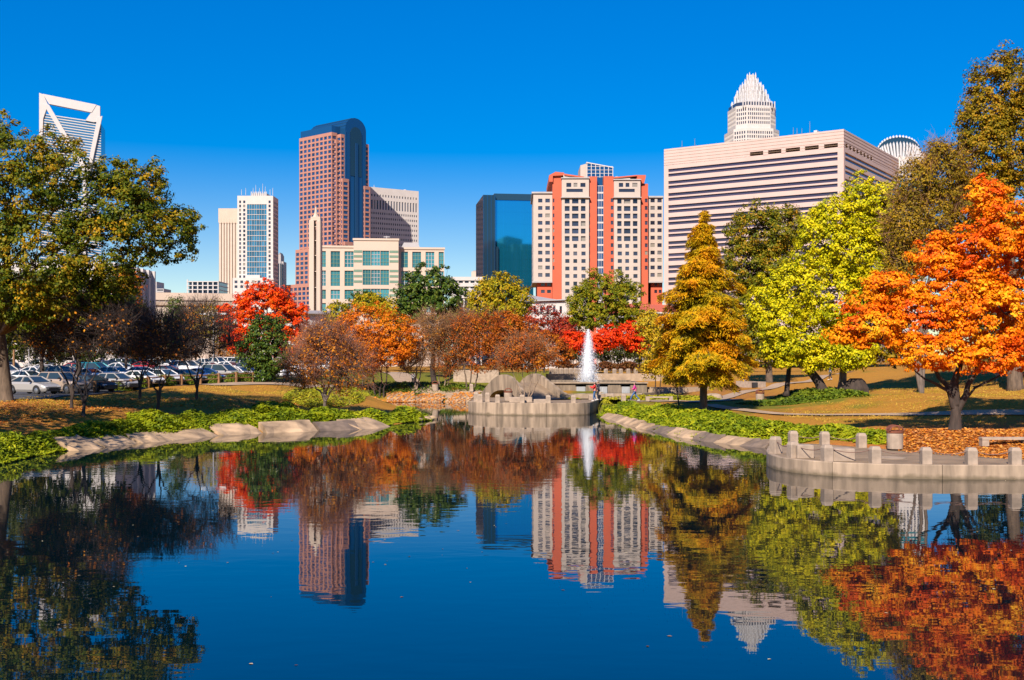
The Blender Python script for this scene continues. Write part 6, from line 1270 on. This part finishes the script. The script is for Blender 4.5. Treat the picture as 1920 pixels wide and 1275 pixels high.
def car_proto(kind):
    S = {'sedan': dict(L=4.7, w=.90, hood=.86, belt=.98, trunk=.98, roof=1.43, x=(-2.35, -1.75, -.85, .25, 1.05, 2.30)),
         'suv': dict(L=4.7, w=.95, hood=1.08, belt=1.18, trunk=1.18, roof=1.76, x=(-2.35, -2.3, -1.95, .15, .95, 2.30)),
         'hatchback': dict(L=4.2, w=.88, hood=.90, belt=1.00, trunk=1.0, roof=1.50, x=(-2.1, -2.05, -1.45, .2, 1.05, 2.05)),
         'minivan': dict(L=4.9, w=.97, hood=1.0, belt=1.12, trunk=1.12, roof=1.78, x=(-2.45, -2.42, -2.05, .55, 1.55, 2.38)),
         'pickup': dict(L=5.3, w=.96, hood=1.08, belt=1.14, trunk=1.10, roof=1.78, x=(-2.65, -.75, -.45, .55, 1.15, 2.60))}[kind]
    w_, xs = S['w'], S['x']; root = empty('parked_car', (0, 0, 0)); hl = S['L']/2; gc = .26
    # lower body: cross sections along the length
    st = [(-hl, .86, gc+.12, S['trunk']-.12), (-hl+.12, .95, gc, S['trunk']-.02), (xs[1], 1, gc-.04, S['trunk']), (xs[2], 1, gc-.06, S['belt']), (0, 1, gc-.06, S['belt']), (xs[4], 1, gc-.06, S['belt']-.02), (xs[4]+.35, .99, gc-.05, S['hood']+.04), (hl-.45, .96, gc-.02, S['hood']-.06), (hl-.10, .88, gc, S['hood']-.20), (hl, .78, gc+.12, S['hood']-.34)]
    st = sorted(st); V = []; 
    for x, k, zb, zt in st:
        y = w_*k; V += [(x, -y*.88, zb), (x, -y, zb+.18), (x, -y, zt-.16), (x, -y*.90, zt), (x, y*.90, zt), (x, y, zt-.16), (x, y, zb+.18), (x, y*.88, zb)]
    n = len(st); mb = MB(); mb.add(V, [(i*8+j, i*8+(j+1) % 8, (i+1)*8+(j+1) % 8, (i+1)*8+j) for i in range(n-1) for j in range(8)] + [tuple(range(7, -1, -1)), tuple((n-1)*8+j for j in range(8))])
    # roof panel and pillars
    zr, zb = S['roof'], S['belt']; yr, yb = w_*.70, w_*.90; x1, x2, x3, x4 = xs[1]+.02, xs[2], xs[3], xs[4]
    mb.bevel_box(x2-.02, x3+.02, -yr, yr, zr-.07, zr, .05)
    for s in (-1, 1):
        for a, c in (((x4, s*yb, zb), (x3, s*yr*.97, zr-.05)), ((x1, s*yb, zb), (x2, s*yr*.97, zr-.05)), (((x2+x3)/2-.05, s*yb*1.0, zb), ((x2+x3)/2, s*yr*.99, zr-.05))): mb.tube([a, c], [.065, .05], 5)
    body = mb.build('body', PAINT['white'], root); md = body.modifiers.new('bevel', 'BEVEL'); md.width = .035; md.segments = 2; md.limit_method = 'ANGLE'
    e = .025
    def gl(nm, q): m_ = MB(); q = [Vector(v) for v in q]; nn = (q[1]-q[0]).cross(q[2]-q[0]).normalized()*.03; m_.add(q + [v-nn for v in q], [(0, 1, 2, 3), (7, 6, 5, 4), (0, 4, 5, 1), (1, 5, 6, 2), (2, 6, 7, 3), (3, 7, 4, 0)]); m_.build(nm, cglass, root)
    gl('windscreen', [(x4-e, -yb+.06, zb+.01), (x4-e, yb-.06, zb+.01), (x3, yr-.08, zr-.06), (x3, -yr+.08, zr-.06)])
    gl('rear_window', [(x1+e, yb-.06, zb+.01), (x1+e, -yb+.06, zb+.01), (x2, -yr+.08, zr-.06), (x2, yr-.08, zr-.06)])
    for s in (-1, 1):
        q = [(x1+.12, s*(yb-.03), zb+.01), (x4-.12, s*(yb-.03), zb+.01), (x3-.03, s*(yr-.01), zr-.07), (x2+.03, s*(yr-.01), zr-.07)]; gl('side_window', q if s < 0 else q[::-1])
        for x in (-S['L']*.29, S['L']*.305):
            r = .34 if kind in ('sedan', 'hatchback') else .38
            m_ = MB(); m_.v, m_.f = [], []; prof = [(r*.62, -.11), (r*.95, -.11), (r, -.07), (r, .07), (r*.95, .11), (r*.62, .11)]
            m_.lathe(prof, 18); m_.v = [(x+vx, s*(w_-.10)+vz, r+vy) for vx, vy, vz in m_.v]; wh = m_.build('wheel', M['rubber'], root, False)
            m_ = MB(); m_.lathe([(r*.64, -.02), (r*.64, .02), (r*.2, .05)], 14); m_.v = [(x+vx, s*(w_-.10)+s*.085+s*vz, r+vy) for vx, vy, vz in m_.v]; m_.build('rim', M['steel'], wh)
            m_ = MB(); ring = [(x+(r+.07)*math.cos(a), s*(w_+.004), r+(r+.07)*math.sin(a)) for a in np.linspace(-.25, math.pi+.25, 14)]; m_.add(ring + [(x, s*(w_+.004), r*.8)], [(i, i+1, 14) if s < 0 else (i+1, i, 14) for i in range(13)]); m_.build('wheel_arch', M['black'], root)
        m_ = MB(); m_.bevel_box(hl-.34, hl-.06, s*w_*.66-.17, s*w_*.66+.15, S['hood']-.36, S['hood']-.20, .03); m_.build('headlight', head_m, root)
        m_ = MB(); m_.bevel_box(-hl-.01, -hl+.16, s*w_*.76-.13, s*w_*.76+.12, S['trunk']-.36, S['trunk']-.12, .03); m_.build('taillight', tail_m, root)
        m_ = MB(); m_.bevel_box(x4-.35, x4-.15, s*(w_+.09)-.10, s*(w_+.09)+.10, zb, zb+.15, .03); m_.build('mirror', PAINT['black'], root)
    m_ = MB(); m_.box(hl-.06, hl+.015, -.45, .45, S['hood']-.44, S['hood']-.32); m_.box(hl-.03, hl+.012, -.6, .6, gc+.02, gc+.16); m_.build('grille', M['black'], root)
    if kind == 'pickup':
        m_ = MB(); m_.box(-hl+.12, -.85, -w_*.8, w_*.8, S['trunk']+.001, S['trunk']+.012); m_.build('truck_bed', M['black'], root)
    return root
CARP = {k: car_proto(k) for k in ('sedan', 'suv', 'hatchback', 'minivan', 'pickup')}
for k, r in CARP.items():
    KIDS[r.name] = [o for o in bpy.data.objects if o.parent == r]
    for ch in KIDS[r.name]: KIDS[ch.name] = [o for o in bpy.data.objects if o.parent == ch]
USED = set()
def place(kind, col, loc, rz, label, group):
    proto_ = CARP[kind]
    if kind not in USED: USED.add(kind); r = proto_; kids = KIDS[r.name]
    else:
        r = proto_.copy(); COL.objects.link(r); kids = []
        for ch in KIDS[proto_.name]:
            c = ch.copy(); COL.objects.link(c); c.parent = r; kids.append(c)
            for g in KIDS.get(ch.name, ()): d = g.copy(); COL.objects.link(d); d.parent = c
    for c in kids:
        if c.name.startswith('body'): c.material_slots[0].link = 'OBJECT'; c.material_slots[0].material = PAINT[col]
    r.location = loc; r.rotation_euler = (0, 0, rz); tag(r, label, 'car', group)
ORD = ['first', 'second', 'third', 'fourth', 'fifth', 'sixth', 'seventh', 'eighth', 'ninth', 'tenth', 'eleventh', 'twelfth', 'thirteenth', 'fourteenth']
rows_ = [('front row by the fence', 89, 138, 62, 560, 'silver sedan,tan suv,black sedan,silver hatchback,white sedan,white hatchback,grey sedan,blue sedan,silver minivan,white sedan,navy suv,white suv,silver sedan,white sedan'.split(','), -.50),
         ('second row from the fence', 104, 148, -10, 500, 'grey suv,white sedan,silver minivan,white sedan,white hatchback,white sedan,maroon sedan,white suv,silver sedan,white sedan,silver minivan,blue suv'.split(','), -.45),
         ('third row from the fence', 121, 158, 10, 480, 'silver suv,white sedan,black sedan,teal minivan,white sedan,red sedan,white suv,grey sedan,white pickup,white suv,black suv'.split(','), -.4),
         ('fourth row from the fence', 139, 168, 20, 470, 'grey pickup,white sedan,red hatchback,navy suv,teal suv,white minivan,silver sedan,white pickup,grey suv,white suv'.split(','), 2.7),
         ('last row of the car park', 159, 178, 0, 600, 'white minivan,silver suv,navy sedan,white suv,grey sedan,white sedan,silver minivan,black suv,white sedan,white suv'.split(','), 2.7)]
for rname, D0, D1, p0, p1, cars, rz in rows_:
    a, c = Vector(g2(p0, D0)), Vector(g2(p1, D1)); n = len(cars)
    for i, s in enumerate(cars):
        col, kind = s.split(); p = a + (c-a)*(i/(n-1)); g = Vector((p.x, p.y, T(p.x, p.y)+.07)); u = cars.count(s) == 1
        lab = f'{col} {kind} parked in the {rname}' if u else f'{col} {kind}, {ORD[i]} car along the {rname}'
        place(kind, col, g, rz + R.uniform(-.05, .05), lab, 'cars in the car park')

# people
def skin_mesh(name, joints, edges, mat, parent, root_i=0, sub=2):
    me = bpy.data.meshes.new(name); me.from_pydata([j[0] for j in joints], edges, []); o = link_mesh(name, me, mat, parent)
    md = o.modifiers.new('skin', 'SKIN'); md.use_smooth_shade = True
    sv = me.skin_vertices[0].data
    for i, j in enumerate(joints): sv[i].radius = (j[1], j[1] if len(j) < 3 else j[2]); sv[i].use_root = (i == root_i)
    if sub: o.modifiers.new('sub', 'SUBSURF').levels = sub; o.modifiers['sub'].render_levels = sub
    return o
skin_m = plain('skin', (.45, .26, .18), .6, .08, 8); hair_m = plain('hair', (.02, .014, .010), .5, .3, 20); shoe_m = plain('shoe', (.70, .72, .72), .6, .1)
jean_m = plain('denim', (.05, .13, .30), .85, .2, 10); dark_m = plain('dark_cloth', (.02, .022, .035), .9, .2, 8); pink_m = plain('pink_cloth', (.80, .03, .32), .75, .12, 6); redc_m = plain('red_cloth', (.72, .02, .02), .75, .12, 6)
def person(loc, rz, label, top_m, leg_m, hgt=1.68, stride=.0, arms=None, hair='short'):
    r = empty('person', loc, rz, label, 'person'); k = hgt/1.7
    hipz, knz, anz = .90, .48, .08
    def leg(s):
        f = stride*s; hip = Vector((0, s*.09, hipz)); kn = Vector((f*.32 + .05, s*.10, knz)); an = Vector((f*.62 - (.04 if f < 0 else 0), s*.10, anz + (.05 if f < 0 else 0))); toe = an + Vector((.19, s*.02, -.045)); return hip, kn, an, toe
    sh = {s: Vector((0, s*.19, 1.40)) for s in (-1, 1)}
    arms = arms or {-1: (Vector((-.05, -.24, 1.12)), Vector((.10, -.23, .90))), 1: (Vector((.05, .24, 1.12)), Vector((.15, .22, .90)))}
    J = [((0, 0, .95), .13, .11), ((0, 0, 1.15), .12, .10), ((0, 0, 1.36), .14, .10), ((0, 0, 1.47), .055), ((.015, 0, 1.55), .075), ((.015, 0, 1.63), .088, .08), ((.01, 0, 1.69), .06)]; E = [(0, 1), (1, 2), (2, 3), (3, 4), (4, 5), (5, 6)]
    J.append(((.10, 0, 1.575), .018)); E.append((5, len(J)-1))                                   # nose
    for s in (-1, 1): J.append(((0, s*.088, 1.60), .018)); E.append((5, len(J)-1))                 # ears
    for s in (-1, 1):
        hip, kn, an, toe = leg(s); b = len(J); J += [(tuple(hip), .085), (tuple(kn), .058), (tuple(an), .04), (tuple(toe), .035)]; E += [(0, b), (b, b+1), (b+1, b+2), (b+2, b+3)]
        el, wr_ = arms[s]; b = len(J); d = (wr_-el).normalized(); palm = wr_ + d*.07; J += [(tuple(sh[s]), .055), (tuple(el), .042), (tuple(wr_), .028), (tuple(palm), .034, .018)]; E += [(2, b), (b, b+1), (b+1, b+2), (b+2, b+3)]
        sidev = d.cross(Vector((0, s, .2))).normalized(); 
        for q in range(4): t0 = palm + d*.02 + sidev*(q-1.5)*.019; m_ = t0 + d*(.045 - abs(q-1.3)*.005) + Vector((0, -s*.008, 0)); t1 = m_ + (d*.8 + Vector((0, -s*.5, 0)))*.03; b2 = len(J); J += [(tuple(t0), .009), (tuple(m_), .008), (tuple(t1), .007)]; E += [(b+3, b2), (b2, b2+1), (b2+1, b2+2)]
        t0 = wr_ + d*.04 + sidev*.035; b2 = len(J); J += [(tuple(t0), .010), (tuple(t0 + (d+sidev*.6)*.035), .009)]; E += [(b+2, b2), (b2, b2+1)]
    skin_mesh('body', J, E, skin_m, r, 0, 1)
    for s in (-1, 1):
        mb = MB(); mb.lathe([(.004, -.008), (.011, -.003), (.011, .003), (.004, .008)], 8, (.092, s*.032, 1.605)); mb.build('eye', M['black'], r)
    JJ = [((0, 0, .86), .15, .125), ((0, 0, 1.0), .15, .125), ((0, 0, 1.2), .145, .12), ((0, 0, 1.37), .155, .12), ((0, 0, 1.45), .07)]; EE = [(0, 1), (1, 2), (2, 3), (3, 4)]
    for s in (-1, 1): el, wr_ = arms[s]; b = len(JJ); JJ += [(tuple(sh[s]), .075), (tuple(el), .06), (tuple(wr_), .045)]; EE += [(3, b), (b, b+1), (b+1, b+2)]
    skin_mesh('jacket', JJ, EE, top_m, r, 1, 2)
    JJ = [((0, 0, .93), .14, .12)]; EE = []
    for s in (-1, 1):
        hip, kn, an, toe = leg(s); b = len(JJ); JJ += [(tuple(hip - Vector((0, 0, .06))), .098), (tuple(kn), .072), (tuple(an + Vector((0, 0, .04))), .058)]; EE += [(0, b), (b, b+1), (b+1, b+2)]
    skin_mesh('trousers', JJ, EE, leg_m, r, 0, 2)
    for s in (-1, 1): hip, kn, an, toe = leg(s); skin_mesh('shoe', [(tuple(an - Vector((.05, 0, .02))), .05), (tuple(an + Vector((.06, 0, -.03))), .05, .045), (tuple(toe + Vector((.02, 0, .005))), .04)], [(0, 1), (1, 2)], shoe_m, r)
    hj = [((.0, 0, 1.66), .105, .10), ((-.045, 0, 1.60), .095, .08), ((-.055, 0, 1.50 if hair == 'short' else 1.42), .07 if hair == 'short' else .085, .05)]
    if hair == 'long': hj.append(((-.07, 0, 1.28), .05, .03))
    skin_mesh('hair', hj, [(i, i+1) for i in range(len(hj)-1)], hair_m, r)
    r.scale = (k, k, k); return r
def pl(px, py, z): x, y = W(px, py, z); return Vector((x, y, z))
ptn = {-1: (Vector((.16, -.25, 1.22)), Vector((.42, -.24, 1.30))), 1: (Vector((.16, .25, 1.20)), Vector((.38, .20, 1.18)))}
person(pl(1115, 752.2, Z_FAR-.01), math.radians(182), 'person in a red jacket and jeans reaching out one arm beside the fountain', redc_m, jean_m, 1.88, .15, ptn)
person(pl(1121.5, 750.4, Z_FAR-.01), math.radians(200), 'person in dark clothes close behind the red jacket', dark_m, dark_m, 1.94, .1)
person(pl(1190, 752.5, Z_FAR-.01), math.radians(170), 'person in a bright pink top and jeans striding along the walk', pink_m, jean_m, 1.84, .62, {-1: (Vector((-.14, -.25, 1.16)), Vector((.02, -.22, 1.02))), 1: (Vector((.06, .25, 1.14)), Vector((.26, .2, 1.10)))}, 'long')
person(G(774.5, 150, .08), math.radians(90), 'tiny person in white walking away along the lawn path', plain('white_cloth', (.6, .6, .62), .8), dark_m, 1.72, .3)
person(G(1557, 140, .08), math.radians(150), 'tiny person in blue on the far path beneath the ginkgo', jean_m, dark_m, 1.72, .2)
for o in bpy.data.objects:
    if o.parent is None and o.type in ('MESH', 'EMPTY') and 'kind' not in o: o['kind'] = 'thing'
